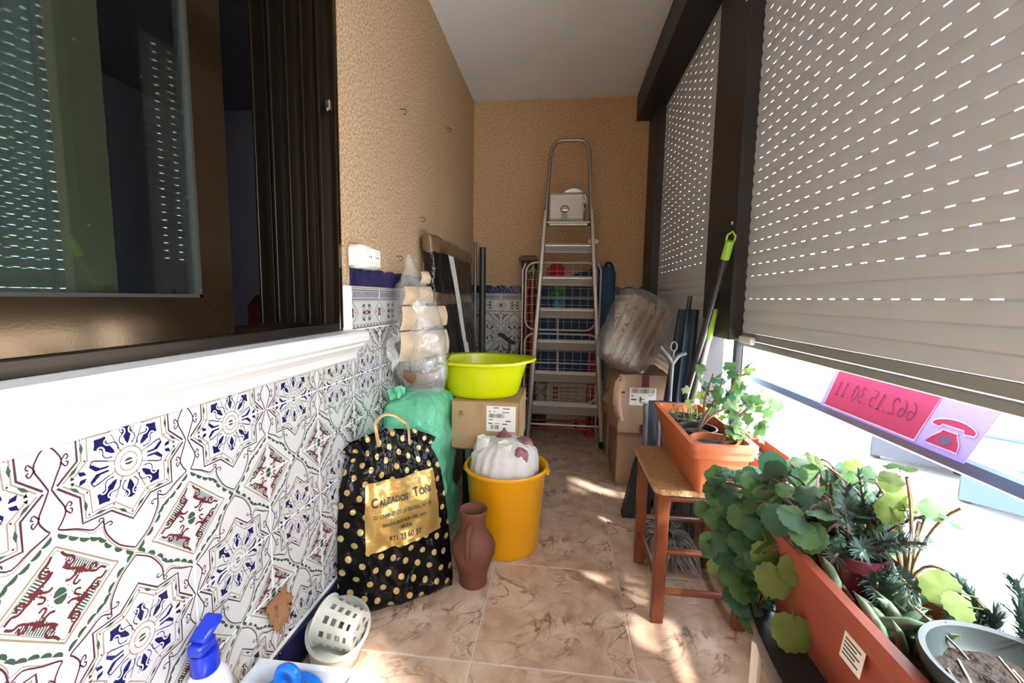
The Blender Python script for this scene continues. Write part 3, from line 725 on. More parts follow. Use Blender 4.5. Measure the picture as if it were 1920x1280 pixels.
CARD = mat('cardboard', (0.45, 0.285, 0.155), 0.85, var=(6, (.40, .245, .13), .4, .7), bump=(120, .12, .001)); CARDD = mat('cardboard_edge', (.36, .21, .10), .9); CTAPE = mat('clear_tape', (.40, .235, .13), .3)
LAB = mat('label_paper', (.82, .81, .78), .6); PRT = mat('print_ink', (.05, .05, .06), .6)
cbx = thing('cardboard_box', 'cardboard box with a white shipping label under the lime basin', 'box', (-.31, 1.9, .352))
X0, X1, Y0, Y1, Z0, Z1 = -.455, -.163, 1.745, 2.08, .352, .560
b = MB(); t = .004
b.b2(X0, X1, Y0, Y0 + t, Z0, Z1, 0, .001); b.b2(X0, X1, Y1 - t, Y1, Z0, Z1, 0, .001); b.b2(X0, X0 + t, Y0, Y1, Z0, Z1, 0, .001); b.b2(X1 - t, X1, Y0, Y1, Z0, Z1, 0, .001); b.b2(X0, X1, Y0, Y1, Z0, Z0 + t)
b.obj('carton', CARD, cbx)
MB().b2(X0 + .005, X1 - .001, Y0 + .005, (Y0 + Y1) / 2, Z1 - .004, Z1 + .0005).obj('flap', CARD, cbx)
MB().b2(X0 + .005, X1 - .001, (Y0 + Y1) / 2 + .002, Y1 - .005, Z1 - .004, Z1 + .0005).obj('flap', CARD, cbx)
# raised loose flap under the rim
b = MB(); b.add([(-.31, Y0 + .003, Z1 + .001), (X1, Y0 + .003, Z1 + .001), (X1, Y0 + .10, Z1 + .0022), (-.30, Y0 + .10, Z1 + .0022), (-.31, Y0 + .004, Z1 + .004), (X1, Y0 + .004, Z1 + .004), (X1, Y0 + .10, Z1 + .0025), (-.30, Y0 + .10, Z1 + .0025)], [(0, 1, 2, 3), (4, 5, 6, 7), (0, 1, 5, 4), (1, 2, 6, 5), (2, 3, 7, 6), (3, 0, 4, 7)]); b.obj('loose_flap', CARDD, cbx)
MB().b2(-.350, -.312, Y0 - .0006, Y0, Z1 - .055, Z1 - .001).obj('tape', CTAPE, cbx); MB().b2(-.348, -.31, Y0 - .0006, Y0, Z0 + .001, Z0 + .055).obj('tape', CTAPE, cbx)
def shipping_label(parent, x0, x1, z0, z1, y, rows, bars):
    l = MB().b2(x0, x1, y - .0008, y, z0, z1).obj('label', LAB, parent)
    b = MB(); yy = y - .0011; W, H = x1 - x0, z1 - z0
    for (a, c, zc, hh) in rows: b.b2(x0 + a * W, x0 + c * W, yy, y - .0007, z0 + zc * H - hh * H / 2, z0 + zc * H + hh * H / 2)
    for (a, c, zc, hh, n) in bars:
        for k in range(n):
            w = (c - a) * W / n; f = (.35, .7, .5, .25, .62)[(k * 7 + k // 3) % 5]
            b.b2(x0 + a * W + k * w, x0 + a * W + k * w + w * f, yy, y - .0007, z0 + zc * H - hh * H / 2, z0 + zc * H + hh * H / 2)
    b.obj('print', PRT, l)
shipping_label(cbx, -.302, -.178, Z0 + .085, Z1 - .014, Y0, [(.24, .42, .93, .03), (.56, .80, .90, .035), (.08, .14, .78, .04), (.24, .30, .78, .03), (.54, .78, .76, .03), (.08, .22, .46, .03), (.66, .84, .42, .045), (.06, .2, .31, .04), (.26, .46, .31, .02), (.54, .72, .30, .04)], [(.08, .62, .62, .16, 30), (.14, .24, .17, .15, 6), (.27, .44, .17, .15, 9)])
b = MB(); cxl, czl = X0 + .042, Z1 - .052
b.ribbon([(.012 * math.cos(k * PI / 8), .014 * math.sin(k * PI / 8)) for k in range(16)], .0015, 0, closed=True); b.flat([(-.006, 0), (.0, .004), (.006, 0), (.004, .009), (-.005, .008)], 0); b.flat([(-.008, -.006), (.008, -.006), (.006, -.002), (-.006, -.002)], 0); b.ribbon([(0, -.01), (.003, .01)], .002, 0)
mk = b.mesh('recycling_print', mat('brown_ink', (.10, .05, .03), .8)); inst('print', mk, cbx, (cxl, Y0 - .0006, czl), BACK)
# dark trunk underneath
sc = thing('storage_trunk', 'black storage trunk beneath the cardboard box, behind the yellow bucket', 'trunk', (-.31, 1.9, 0))
MB().b2(-.432, -.17, 1.85, 2.09, 0, .30, 0, .015).obj('body', BLK, sc, True); MB().b2(-.44, -.162, 1.842, 2.098, .30, .351, 0, .012).obj('lid', mat('dark_plastic', (.022, .02, .02), .35), sc, True)
for x in (-.40, -.23): MB().b2(x - .015, x + .015, 1.834, 1.852, .27, .325, 0, .003).obj('clasp', STEEL, sc)

# ------------------------------------------------------------------ green bag
GF = mat('green_film', (0.22, 0.74, 0.46), 0.26, bump=(24, 1.0, .014), trans=.3)
gbg = [(.0, .100, .17), (.02, .112, .185), (.2, .118, .190), (.40, .118, .190), (.52, .112, .180), (.575, .100, .16), (.605, .075, .12), (.618, .03, .05), (.620, .001, .001)]
b = MB().grid(shell(gbg, (-.572, 1.690), .5, .022, 6, (0, 0), 48, 40, 1.4), 56, 48, closeu=True)
for v in b.v:
    v.z = max(v.z, .001); v.x = max(v.x, XL + .014)
gb = tag(b.obj('green_plastic_bag', GF, None, True, angle=180), 'bulky bag of thin green plastic behind the polka dot bag', 'plastic bag')
b = MB().grid(lambda u, v: Vector((-.655 + .05 * u + .01 * math.sin(8 * v), 1.60 - .05 * v + .02 * math.sin(6 * u), .60 + .035 * math.sin(PI * v) + .02 * u)) + Vector((0, 0, nz((u, v, 0), 7, 3) * .02)), 12, 12)
b.obj('knotted_corner', GF, gb, True, angle=180)

# ------------------------------------------------------------------ polka dot bag
BP = bpy.data.materials.new('polka_dot_film'); BP.use_nodes = True; nt = BP.node_tree; pb = nt.nodes['Principled BSDF']
pb.inputs['Roughness'].default_value = .16; pb.inputs['Specular IOR Level'].default_value = .18
tc = nt.nodes.new('ShaderNodeTexCoord'); mp = nt.nodes.new('ShaderNodeMapping'); mp.inputs['Rotation'].default_value = (0, 0, .42); mp.inputs['Scale'].default_value = (.40 / .046, .57 / .046, 1)
vo = nt.nodes.new('ShaderNodeTexVoronoi'); vo.inputs['Scale'].default_value = 1; vo.inputs['Randomness'].default_value = 0.0; vo.voronoi_dimensions = '2D'
lt = nt.nodes.new('ShaderNodeMath'); lt.operation = 'LESS_THAN'; lt.inputs[1].default_value = .215
mx = nt.nodes.new('ShaderNodeMix'); mx.data_type = 'RGBA'; mx.inputs[6].default_value = (.0035, .003, .0035, 1); mx.inputs[7].default_value = (.50, .37, .15, 1)
nb = nt.nodes.new('ShaderNodeTexNoise'); nb.inputs['Scale'].default_value = 15; nb.inputs['Detail'].default_value = 3; nb.inputs['Distortion'].default_value = .8
bm_ = nt.nodes.new('ShaderNodeBump'); bm_.inputs['Strength'].default_value = 1.0; bm_.inputs['Distance'].default_value = .014
L_ = nt.links.new
L_(tc.outputs['UV'], mp.inputs[0]); L_(mp.outputs[0], vo.inputs['Vector']); L_(vo.outputs['Distance'], lt.inputs[0]); L_(lt.outputs[0], mx.inputs[0]); L_(mx.outputs[2], pb.inputs['Base Color'])
mm2 = nt.nodes.new('ShaderNodeMath'); mm2.operation = 'MULTIPLY'; mm2.inputs[1].default_value = .35; L_(lt.outputs[0], mm2.inputs[0]); L_(mm2.outputs[0], pb.inputs['Metallic'])
L_(tc.outputs['Object'], nb.inputs['Vector']); L_(nb.outputs['Fac'], bm_.inputs['Height']); L_(bm_.outputs[0], pb.inputs['Normal'])
BL = Vector((-.655, 1.165, .002)); BR = Vector((-.352, 1.365, .002)); bd_ = (BR - BL).normalized(); bn = Vector((bd_.y, -bd_.x, 0)); BW = (BR - BL).length; BH = .548
def bag_pt(s, t, side=1, lift=0.0):
    hw = [(0, .50), (.06, .515), (.3, .505), (.55, .485), (.72, .455), (.80, .42), (.86, .38), (.90, .37), (.95, .40), (1, .43)]
    for a, c in zip(hw, hw[1:]):
        if a[0] <= t <= c[0] + 1e-9: w = a[1] + (c[1] - a[1]) * (t - a[0]) / (c[0] - a[0]); break
    x = BW * (.5 + (2 * s - 1) * w)
    e = 1 - abs(2 * s - 1) ** 3
    th = (.052 * e) * (1 - .75 * max(0, (t - .55) / .45)) * (min(1, t / .06) ** .5 if t < .06 else 1)
    top = 1.0
    if t > .84: top = 1 - .085 * (abs(2 * s - 1) ** 2.2) * (t - .84) / .16
    z = BH * t * top
    gath = .007 * math.sin(s * 34 + 3 * math.sin(s * 5)) * max(0, (t - .55) / .45) * (1 if side > 0 else .6)
    P = BL + bd_ * x + Vector((0, 0, z)) - bn * (.10 * t) + bn * (th * side)
    lw = 1 - .6 * (1 if (.22 < s < .88 and .38 < t < .76) else 0)
    wr = nz((s * 3.2, t * 5.0, side), 1.6, 11) * .016 + nz((s * 9 + t * 4, t * 5, side), 1.5, 5) * .007 * lw
    if t < .03: wr *= t / .03
    q = P + bn * ((gath + wr) * min(1, e * 2 + .15) + lift)
    q.z = max(q.z, .001); return q
pbag = thing('shopping_bag', 'black plastic carrier bag with gold polka dots and gold label, leaning on the wall', 'bag', (BL + BR) / 2)
b = MB(); NU, NV = 60, 72
b.grid(lambda u, v: bag_pt(u, v, 1), NU, NV, uv=True); b.grid(lambda u, v: bag_pt(u, v, -1), NU, NV, uv=True)
b.obj('bag_body', BP, pbag, True, recalc=False, angle=180)
GOLD = mat('gold_foil', (0.42, 0.27, 0.075), 0.28, .55, var=(6, (.55, .38, .13), .4, .65), bump=(13, .7, .012))
s0, s1_, t0, t1_ = .215, .90, .375, .745
def lab_pt(a, c, lift=.0025):       # label coordinates -> bag, tilted a little
    return bag_pt(s0 + (s1_ - s0) * a, t0 + (t1_ - t0) * c + .028 * (a - .5), 1, lift)
lb = MB().grid(lambda u, v: lab_pt(u, v), 34, 24).obj('gold_label', GOLD, pbag, True, recalc=False, angle=180)
BINK = mat('black_ink', (.02, .015, .01), .4)
def bag_text(txt, cx_, cy_, width, height=None):
    me = text_mesh(txt, 1.0, 0.0, bold=.022)
    xs = [v.co.x for v in me.vertices]; w = max(xs) - min(xs); x_0 = min(xs)
    LWm, LHm = BW * .97 * (s1_ - s0), BH * (t1_ - t0)
    k = width / w; kz = (height or k * LWm / LHm)
    vs_ = [lab_pt(cx_ - width / 2 + (v.co.x - x_0) * k, cy_ + v.co.y * kz, .0060) for v in me.vertices]
    fs_ = [list(p.vertices) for p in me.polygons]; bpy.data.meshes.remove(me); return vs_, fs_
b = MB()
for args in (('C', .115, .655, .085, .19), ('ALZADOS', .37, .66, .39, .13), ('T', .685, .665, .07, .19), ('OÑI', .82, .67, .17, .13), ('C/. CAMINO DE LA IGLESIA, N.º 29', .49, .485, .78, .075), ('SANTA EULALIA DEL RIO', .50, .345, .58, .07), ('IBIZA', .52, .245, .15, .07), ('971 33 60 37', .50, .10, .42, .11)):
    vs_, fs_ = bag_text(*args); b.add(vs_, fs_)
tag(b.obj('lettering', BINK, lb, recalc=False), kind='stuff')
hp = [bag_pt(.34, .93, 1, .004), bag_pt(.33, .99, 1, .008) + Vector((0, 0, .02)), bag_pt(.335, .99, 1, 0) + Vector((-.003, 0, .045)), bag_pt(.40, .99, 1, 0) + Vector((0, .01, .064)), bag_pt(.52, .99, 1, 0) + Vector((0, .01, .058)), bag_pt(.62, .99, 1, .004) + Vector((.004, 0, .036)), bag_pt(.68, .99, 1, .008) + Vector((0, 0, .012)), bag_pt(.70, .93, 1, .005)]
MB().tube(smoothpath(hp, 5), .0055, 8, flat=tuple(bn)).obj('strap', mat('gold_strap', (.42, .30, .13), .35, .3), pbag, True)

# ------------------------------------------------------------------ clay jug
TERR = mat('terracotta_clay', (0.12, 0.036, 0.022), 0.75, var=(18, (.16, .05, .03), .4, .7), bump=(40, .2, .003))
jx, jy = -.283, 1.395
jug = thing('clay_jug', 'small brown clay jug with one handle on the floor beside the yellow bucket', 'jug', (jx, jy, 0))
pf = [(0, 0), (.044, 0), (.049, .006), (.047, .02), (.054, .06), (.066, .095), (.076, .125), (.077, .145), (.070, .165), (.054, .185), (.044, .200), (.041, .225), (.042, .255), (.046, .272), (.049, .277), (.048, .282), (.043, .281), (.037, .255), (.036, .21), (.03, .19), (0, .185)]
MB().lathe([(r_, z_ * .965) for r_, z_ in pf], 36, 0, (jx, jy, 0)).obj('body', TERR, jug, True, angle=60)
hd = Vector((-.05, -1, 0)).normalized(); jc = Vector((jx, jy, 0))
MB().tube(smoothpath([jc + hd * .040 + Vector((0, 0, .232)), jc + hd * .066 + Vector((0, 0, .226)), jc + hd * .083 + Vector((0, 0, .200)), jc + hd * .086 + Vector((0, 0, .165)), jc + hd * .070 + Vector((0, 0, .118))]), [.010] * 5 + [.0085] * 8 + [.010] * 4, 10).obj('handle', TERR, jug, True)

# ------------------------------------------------------------------ yellow bucket with a bag of onions
YEL = mat('yellow_plastic', (0.78, 0.36, 0.004), 0.32, trans=.12)
kx, ky = -.203, 1.655
pf = [(0, .003), (.122, .003), (.129, 0), (.133, .006), (.134, .02), (.158, .318), (.160, .322), (.168, .324), (.170, .332), (.166, .338), (.158, .337), (.153, .318), (.129, .02), (.12, .012), (0, .012)]
bk = thing('bucket', 'tall yellow plastic bucket on the floor with a white bag in it', 'bucket', (kx, ky, 0))
MB().lathe(pf, 56, 0, (kx, ky, 0)).obj('pail', YEL, bk, True, angle=50)
for s_ in (-1, 1): MB().box((kx + s_ * .166, ky, .312), (.016, .03, .022), 0, .004).obj('handle_lug', YEL, bk)
hp = [(kx + .174 * math.cos(a), ky + .168 * math.sin(a) * 1.0, .313 - .006 * math.sin(a)) for a in [PI * k / 20 for k in range(21)]]
MB().tube(hp, .003, 6).obj('handle', mat('wire_steel', (.4, .4, .4), .35, .9), bk, True)
WB = mat('white_bag_film', (0.80, 0.79, 0.77), .35, bump=(14, .7, .010), trans=.3)
wp = [(.10, .06, .06), (.14, .10, .10), (.26, .128, .125), (.335, .135, .13), (.385, .128, .12), (.415, .105, .10), (.435, .07, .065), (.442, .03, .03), (.445, .002, .002)]
def wfn(u, v):
    p = shell(wp, (kx - .005, ky), .9, .011, 21)(u, v); d = Vector((p.x - kx, p.y - ky, 0)); a = math.atan2(d.y, d.x)
    if p.z > .3: p += d.normalized() * .006 * math.sin(a * 17 + 2 * math.sin(a * 3)) if d.length > .01 else Vector()
    return p
wb = tag(MB().grid(wfn, 64, 40, closeu=True).obj('white_plastic_bag', WB, None, True, angle=180), 'knotted white plastic bag of onions stuffed in the yellow bucket', 'plastic bag')
for i, (x, y) in enumerate(((kx - .085, ky - .055), (kx + .005, ky - .075))):
    b = MB().grid(lambda u, v: Vector((x + .028 * math.cos(2 * PI * u) * (1 - v * .3 + .5 * v * v) * (1 - .3 * v), y + .014 * math.sin(2 * PI * u) * (1 + .6 * v), .408 + .052 * v - .01 * i)) + Vector((nz((u * 2, v, i), 2, 1) * .014, 0, nz((u * 2, v, i), 3, 4) * .012)), 16, 8, closeu=True)
    b.obj('tied_ear', WB, wb, True, angle=180)
ON = mat('red_onion_skin', (0.20, 0.065, 0.085), .35, var=(12, (.34, .16, .15), .45, .7))
op = [(0, -.036), (.018, -.034), (.034, -.018), (.039, 0), (.034, .018), (.018, .032), (.007, .040), (.004, .05), (0, .051)]
for i, (x, y, z, tl, lab) in enumerate(((kx + .058, ky - .066, .392, .5, 'purple onion showing through the torn front of the white bag'), (kx - .015, ky + .022, .424, -.3, 'purple onion poking out at the top of the white bag'), (kx + .068, ky + .005, .412, .9, 'purple onion at the far side of the white bag'))):
    on = MB().lathe(op, 20, 0, (x, y, z), M=Matrix.Rotation(tl, 3, 'X')).obj('onion', ON, None, True); tag(on, lab, 'onion', 'onions in the white bag')

# ------------------------------------------------------------------ floor items at lower left
CRM = mat('cream_plastic', (0.74, 0.72, 0.64), .35, trans=.15); TRN = mat('frosted_plastic', (0.72, 0.73, 0.68), .3, trans=.45)
# shallow frosted tub lying tilted with its open side towards the camera, a cutlery drainer on it
tubM = Matrix.Translation((-.600, 1.045, .004)) @ Matrix.Rotation(.35, 4, 'Z') @ Matrix.Rotation(math.radians(6), 4, 'Y')
pf = [(0, 0), (.075, 0), (.083, .006), (.095, .055), (.098, .075), (.106, .077), (.106, .080), (.096, .080), (.091, .06), (.080, .009), (0, .005)]
b = MB().lathe(pf, 40, 0, (0, 0, 0), .80, 1.18); b.v = [tubM @ v for v in b.v]
for v in b.v: v.z = max(v.z, .0005); v.x = max(v.x, SX + .016)
tag(b.obj('frosted_tub', TRN, None, True, angle=50), 'shallow frosted plastic tub on the floor by the dark blue skirting', 'tub')
drM = Matrix.Translation((-.605, 1.06, .078)) @ Matrix.Rotation(-.12, 4, 'Z') @ Matrix.Rotation(math.radians(98), 4, 'Y')
dr = thing('cutlery_drainer', 'cream plastic cutlery drainer with square holes lying on its side in the frosted tub', 'drainer', (-.605, 1.06, .02))
b = MB(); nu, nv = 40, 25; zt = .115
def dfn(u, v, off=0):
    r = .062 - .012 * v + off; a = 2 * PI * u; return drM @ Vector((r * math.cos(a), r * math.sin(a), zt * (v - .35)))
for off in (0, -.003):
    o_ = len(b.v); b.v += [dfn(i / nu, j / nv, off) for j in range(nv + 1) for i in range(nu)]
    for j in range(nv):
        for i in range(nu):
            if 5 <= j < 22 and (j - 5) % 5 in (0, 1, 2) and i % 4 in (0, 1): continue
            b.f.append([o_ + j * nu + i, o_ + j * nu + (i + 1) % nu, o_ + (j + 1) * nu + (i + 1) % nu, o_ + (j + 1) * nu + i]); b.m.append(0)
b.obj('basket', CRM, dr, True, recalc=False, angle=180)
b = MB()                                      # end disc with round holes: spokes and rings
ev = zt * .65; r0 = .050
def ring(ra, rb, z, n=32):
    b.add([drM @ Vector((r * math.cos(2 * PI * k / n), r * math.sin(2 * PI * k / n), z)) for r in (ra, rb) for k in range(n)], [[k, (k + 1) % n, n + (k + 1) % n, n + k] for k in range(n)])
for z in (ev, ev - .003):
    ring(.036, r0, z); ring(.012, .018, z)
    b.add([drM @ Vector((.012 * math.cos(2 * PI * k / 12), .012 * math.sin(2 * PI * k / 12), z)) for k in range(12)], [list(range(12))])
    for k in range(6):
        a = 2 * PI * k / 6; w = .20
        b.add([drM @ Vector((r * math.cos(a + q), r * math.sin(a + q), z)) for r, q in ((.017, -w * 1.6), (.037, -w), (.037, w), (.017, w * 1.6))], [[0, 1, 2, 3]])
b.obj('end_plate', CRM, dr, recalc=False)
MB().tube([drM @ Vector((.063 * math.cos(2 * PI * k / 28), .063 * math.sin(2 * PI * k / 28), -zt * .35)) for k in range(28)], .0042, 7, closed=True).obj('rim', CRM, dr, True)
# white tub with a blue-lidded canister, and a detergent bottle
GW = mat('grey_white_plastic', (0.66, 0.68, 0.72), .35)
tx0, tx1, ty0, ty1, tz = -.628, -.415, .60, .79, .205
wt = thing('white_tub', 'square white plastic tub at the bottom edge below the dark blue skirting', 'tub', (-.52, .70, 0))
b = MB(); b.b2(tx0, tx1, ty0, ty0 + .005, 0, tz, 0, .002); b.b2(tx0, tx1, ty1 - .005, ty1, 0, tz, 0, .002); b.b2(tx0, tx0 + .005, ty0, ty1, 0, tz, 0, .002); b.b2(tx1 - .005, tx1, ty0, ty1, 0, tz, 0, .002); b.b2(tx0, tx1, ty0, ty1, 0, .006)
b.obj('body', GW, wt)
b = MB(); 
for a in ((tx0 - .008, tx1 + .008, ty0 - .008, ty0 + .004), (tx0 - .008, tx1 + .008, ty1 - .004, ty1 + .008), (tx0 - .008, tx0 + .004, ty0, ty1), (tx1 - .004, tx1 + .008, ty0, ty1)): b.b2(*a, tz - .010, tz + .001, 0, .002)
b.obj('rim', GW, wt)
BLU = mat('bright_blue_plastic', (0.004, 0.17, 0.72), .3, trans=.1); DBL = mat('royal_blue_plastic', (0.010, 0.035, 0.52), .25)
cxx, cyy = -.508, .700
ca_ = thing('canister', 'canister with a bright blue lid and finger loop inside the white tub', 'canister', (cxx, cyy, .006))
MB().lathe([(0, .006), (.056, .006), (.06, .012), (.06, .197), (.055, .202), (0, .202)], 32, 0, (cxx, cyy, 0)).obj('body', TRN, ca_, True)
MB().lathe([(0, .197), (.066, .197), (.068, .202), (.068, .214), (.062, .222), (.040, .227), (.034, .235), (0, .237)], 36, 0, (cxx, cyy, 0)).obj('lid', BLU, ca_, True)
lp = [(cxx - .004 + .0185 * math.cos(a), cyy + .012, .255 + .021 * math.sin(a)) for a in [2 * PI * k / 20 for k in range(20)]]
MB().tube(lp, .0092, 8, closed=True).obj('finger_loop', BLU, ca_, True)
bx_, by_ = -.652, .700
# tall bottle, leaning a touch
btl = thing('detergent_bottle', 'white detergent bottle with a blue flip cap standing by the tiled wall', 'bottle', (bx_, by_, 0))
MB().lathe([(0, 0), (.030, 0), (.034, .006), (.036, .05), (.036, .245), (.033, .268), (.024, .288), (.018, .296), (0, .296)], 32, 0, (bx_ + .005, by_ - .03, 0), 1.0, 1.3).obj('body', mat('bright_white_plastic', (.88, .88, .88), .3), btl, True)
MB().lathe([(.0363, .12), (.0366, .12), (.0366, .236), (.0363, .236)], 32, 0, (bx_ + .005, by_ - .03, 0), 1.0, 1.3).obj('side_stripe', mat('cyan_print', (.75, .87, .92), .3), btl, True)
MB().lathe([(0, .294), (.021, .294), (.0225, .298), (.0215, .332), (.0205, .335), (0, .335)], 24, 0, (bx_ + .005, by_ - .03, 0), 1, 1.1).obj('cap', DBL, btl, True)
MB().box((bx_ + .004, by_ - .034, .347), (.030, .040, .022), 0, .004).obj('cap_neck', DBL, btl, True)
MB().box((bx_ + .004, by_ - .022, .372), (.034, .050, .014), 0, .004, Matrix.Rotation(.5, 3, 'X')).obj('flip_top', DBL, btl, True)
b = MB(); b.lathe([(0, 0), (.019, 0), (.019, .001), (0, .001)], 24, 0, (bx_ + .0415, by_ - .045, .235), M=Matrix.Rotation(PI / 2 , 3, 'Y')); em = b.obj('emblem', mat('red_print', (.62, .06, .07), .35), btl)
b = MB()
for k in range(5):
    a = 2 * PI * k / 5; b.lathe([(0, 0), (.0042, 0), (.0042, .0006), (0, .0006)], 10, 0, (bx_ + .0428, by_ - .045 + .0058 * math.cos(a), .235 + .0058 * math.sin(a)), M=Matrix.Rotation(PI / 2, 3, 'Y'))
b.obj('flower_print', PAPER, em)
# scrap of brown paper stuck on the tiles
def scrap(u, v):
    y = .868 + .105 * u; z = .275 - .125 * v - .02 * u
    ins = .5 + .5 * math.cos(PI * (u - .5)) 
    y = .920 + (u - .5) * .10 * (1 - .55 * v) + .012 * v; z = .272 - .11 * v - .055 * abs(u - .45) * (1 - v) + .012 * math.sin(u * 11)
    return Vector((XL + .0065 + .006 * abs(nz((u * 4, v * 4, 0), 1.3, 2)) + .004, y + nz((u * 5, v * 5, 0), 1.2, 5) * .014, z + nz((u * 5, v * 5, 1), 1.2, 8) * .014))
tag(MB().grid(scrap, 12, 12).obj('paper_scrap', mat('brown_paper', (.33, .16, .07), .7, var=(30, (.24, .11, .05), .4, .7), bump=(30, .6, .004)), None, True, angle=180), 'torn scrap of brown paper stuck low on the wall tiles', 'paper scrap')
# ------------------------------------------------------------------ step ladder at the far end
ALU = mat('ladder_aluminium', (0.33, 0.315, 0.30), 0.38, 0.8, bump=(150, .05, .001)); ALD = mat('ladder_tread', (0.32, 0.305, 0.29), .45, .6); RUB = mat('black_rubber', (.015, .015, .015), .8)
def LP(x, z, d=0): return Vector((x, 2.86 + .115 * z + d, z))
def lx(z, s): return (.043 - .012 * z / 1.53) + s * (.250 - .090 * z / 1.53)
lad = thing('step_ladder', 'aluminium step ladder with a hoop handrail leaning at the back wall', 'ladder', (.04, 2.9, 0))
def bar(a, c, w, d, par, name, ma, mi=0):
    a, c = Vector(a), Vector(c); z = (c - a).normalized(); x = Vector((1, 0, 0)); y = z.cross(x).normalized(); x = y.cross(z)
    MB().box((a + c) / 2, (w, d, (c - a).length), 0, .003, frame(x, y, z).to_3x3()).obj(name, ma, par)
for s in (-1, 1):
    bar(LP(lx(.02, s), .02), LP(lx(1.60, s), 1.60), .024, .050, lad, 'rail', ALU)
    bar(LP(lx(.02, s) + s * .022, .025, .055), LP(lx(1.50, s) + s * .004, 1.50, .055), .018, .028, lad, 'back_leg', ALU)
    bar(LP(lx(0, s), 0.0), LP(lx(.045, s), .045), .031, .060, lad, 'foot', RUB); bar(LP(lx(0, s) + s * .022, 0.0, .058), LP(lx(.045, s) + s * .022, .045, .058), .024, .036, lad, 'foot', RUB)
for z in (.25, .468, .684, .902, 1.121, 1.344):
    w = lx(z, 1) - lx(z, -1) - .024; c = LP((lx(z, 1) + lx(z, -1)) / 2, z)
    T = Matrix.Rotation(math.radians(48), 3, 'X')
    st_ = MB()
    st_.box(c + T @ Vector((0, 0, -.002)), (w, .082, .006), 0, .002, T)
    st_.box(c + T @ Vector((0, .028, .004)), (w, .026, .014), 2, .005, T)
    for k in range(5): st_.box(c + T @ Vector((0, .006 - k * .010, .003)), (w, .004, .005), 1, .0015, T)
    st_.box(c + T @ Vector((0, -.040, -.006)), (w, .005, .016), 0, .002, T)
    st_.obj('step', [ALU, ALD, mat('tread_highlight', (.62, .60, .57), .4, .45)], lad)  # lighter nose band has the step highlights put into its colour
bar(LP(lx(.14, -1), .14), LP(lx(.14, 1), .14), .014, .014, lad, 'brace', ALU) if False else MB().tube([LP(lx(.14, -1), .14), LP(lx(.14, 1), .14)], .008, 8).obj('brace', ALU, lad, True)
for z in (.55, 1.0): MB().tube([LP(lx(z, -1) - .015, z, .055), LP(lx(z, 1) + .015, z, .055)], .006, 8).obj('back_brace', ALU, lad, True)
pz = 1.522; px0, px1 = lx(pz, -1) + .012, lx(pz, 1) - .012
b = MB(); b.b2(px0, px1, 2.985, 3.11, pz - .016, pz, 0, .004); b.b2(px0 + .02, px1 - .02, 2.99, 3.0, pz - .03, pz - .014, 0, .002); b.obj('platform', ALU, lad)
hp = []
for s in (-1, 1): pass
xl_, xr_ = lx(1.60, -1), lx(1.60, 1)
loop = [LP(xl_, 1.52), LP(xl_ + .012, 1.75), LP(xl_ + .022, 1.98)]
loop += [LP(xl_ + .022 + .075 - .075 * math.cos(a), 1.98 + .105 * math.sin(a)) for a in [PI / 2 * k / 6 for k in range(1, 7)]]
loop += [LP(xr_ - .022 - .075 + .075 * math.sin(a), 1.98 + .105 * math.cos(a)) for a in [PI / 2 * k / 6 for k in range(0, 7)]]
loop += [LP(xr_ - .012, 1.75), LP(xr_, 1.52)]
MB().tube(loop, .0125, 10).obj('hoop', ALU, lad, True)
# handbag, round tin and a white cloth
HB = mat('grey_white_leather', (.60, .57, .54), .5, var=(9, (.52, .49, .46), .4, .7)); HBD = mat('grey_strap', (.30, .27, .24), .5)
hb = thing('handbag', 'white leather handbag with a buckled strap on the ladder platform', 'handbag', (.02, 3.03, pz))
MB().b2(-.100, .130, 2.992, 3.055, pz, pz + .190, 0, .012).obj('body', HB, hb, True)
MB().b2(-.097, .127, 2.986, 2.998, pz + .012, pz + .178, 0, .008).obj('flap', HB, hb, True)
MB().b2(-.100, .130, 2.989, 3.0, pz + .176, pz + .190, 0, .004).obj('binding', HBD, hb)
MB().b2(-.014, .022, 2.981, 2.988, pz + .001, pz + .072, 0, .002).obj('strap', HBD, hb)
b = MB(); b.tube([(.004 + .026 * math.cos(2 * PI * k / 20), 2.982, pz + .078 + .021 * math.sin(2 * PI * k / 20)) for k in range(20)], .0038, 6, closed=True); b.b2(-.018, .026, 2.978, 2.984, pz + .066, pz + .074, 0, .002); b.obj('buckle', STEEL, hb, True)
MB().tube(smoothpath([(.132, 3.03, pz + .17), (.147, 3.03, pz + .12), (.150, 3.03, pz + .05), (.140, 3.03, pz + .01)]), .005, 6).obj('shoulder_strap', HBD, hb, True)
dm = Matrix.Rotation(PI / 2 - .06, 3, 'X')
ds = thing('round_mirror', 'round shiny disc standing behind the handbag on the ladder', 'mirror', (.062, 3.085, pz))
MB().lathe([(0, .004), (.094, .004), (.094, 0), (0, 0)], 40, 0, (.062, 3.085, pz + .145), M=dm).obj('glass', mat('mirror_silver', (.75, .75, .74), .06, 1.0, bump=(14, .5, .01)), ds, True)
MB().tube([Vector((.062, 3.085, pz + .145)) + dm @ Vector((.095 * math.cos(2 * PI * k / 40), .095 * math.sin(2 * PI * k / 40), .002)) for k in range(40)], .004, 6, closed=True).obj('frame', mat('pale_metal', (.6, .58, .54), .3, .8), ds, True)
def cloth(u, v):
    a = 2 * PI * u; r = .034 * math.sin(PI * min(v + .02, .98)); return Vector((.205 + r * math.cos(a) * 1.1, 3.052 + r * .5 * math.sin(a), 1.368 + .055 * v)) + Vector((nz((math.cos(a), math.sin(a), v * 3), 1.6, 2), 0, nz((math.cos(a), math.sin(a), v * 3), 1.6, 4))) * .012
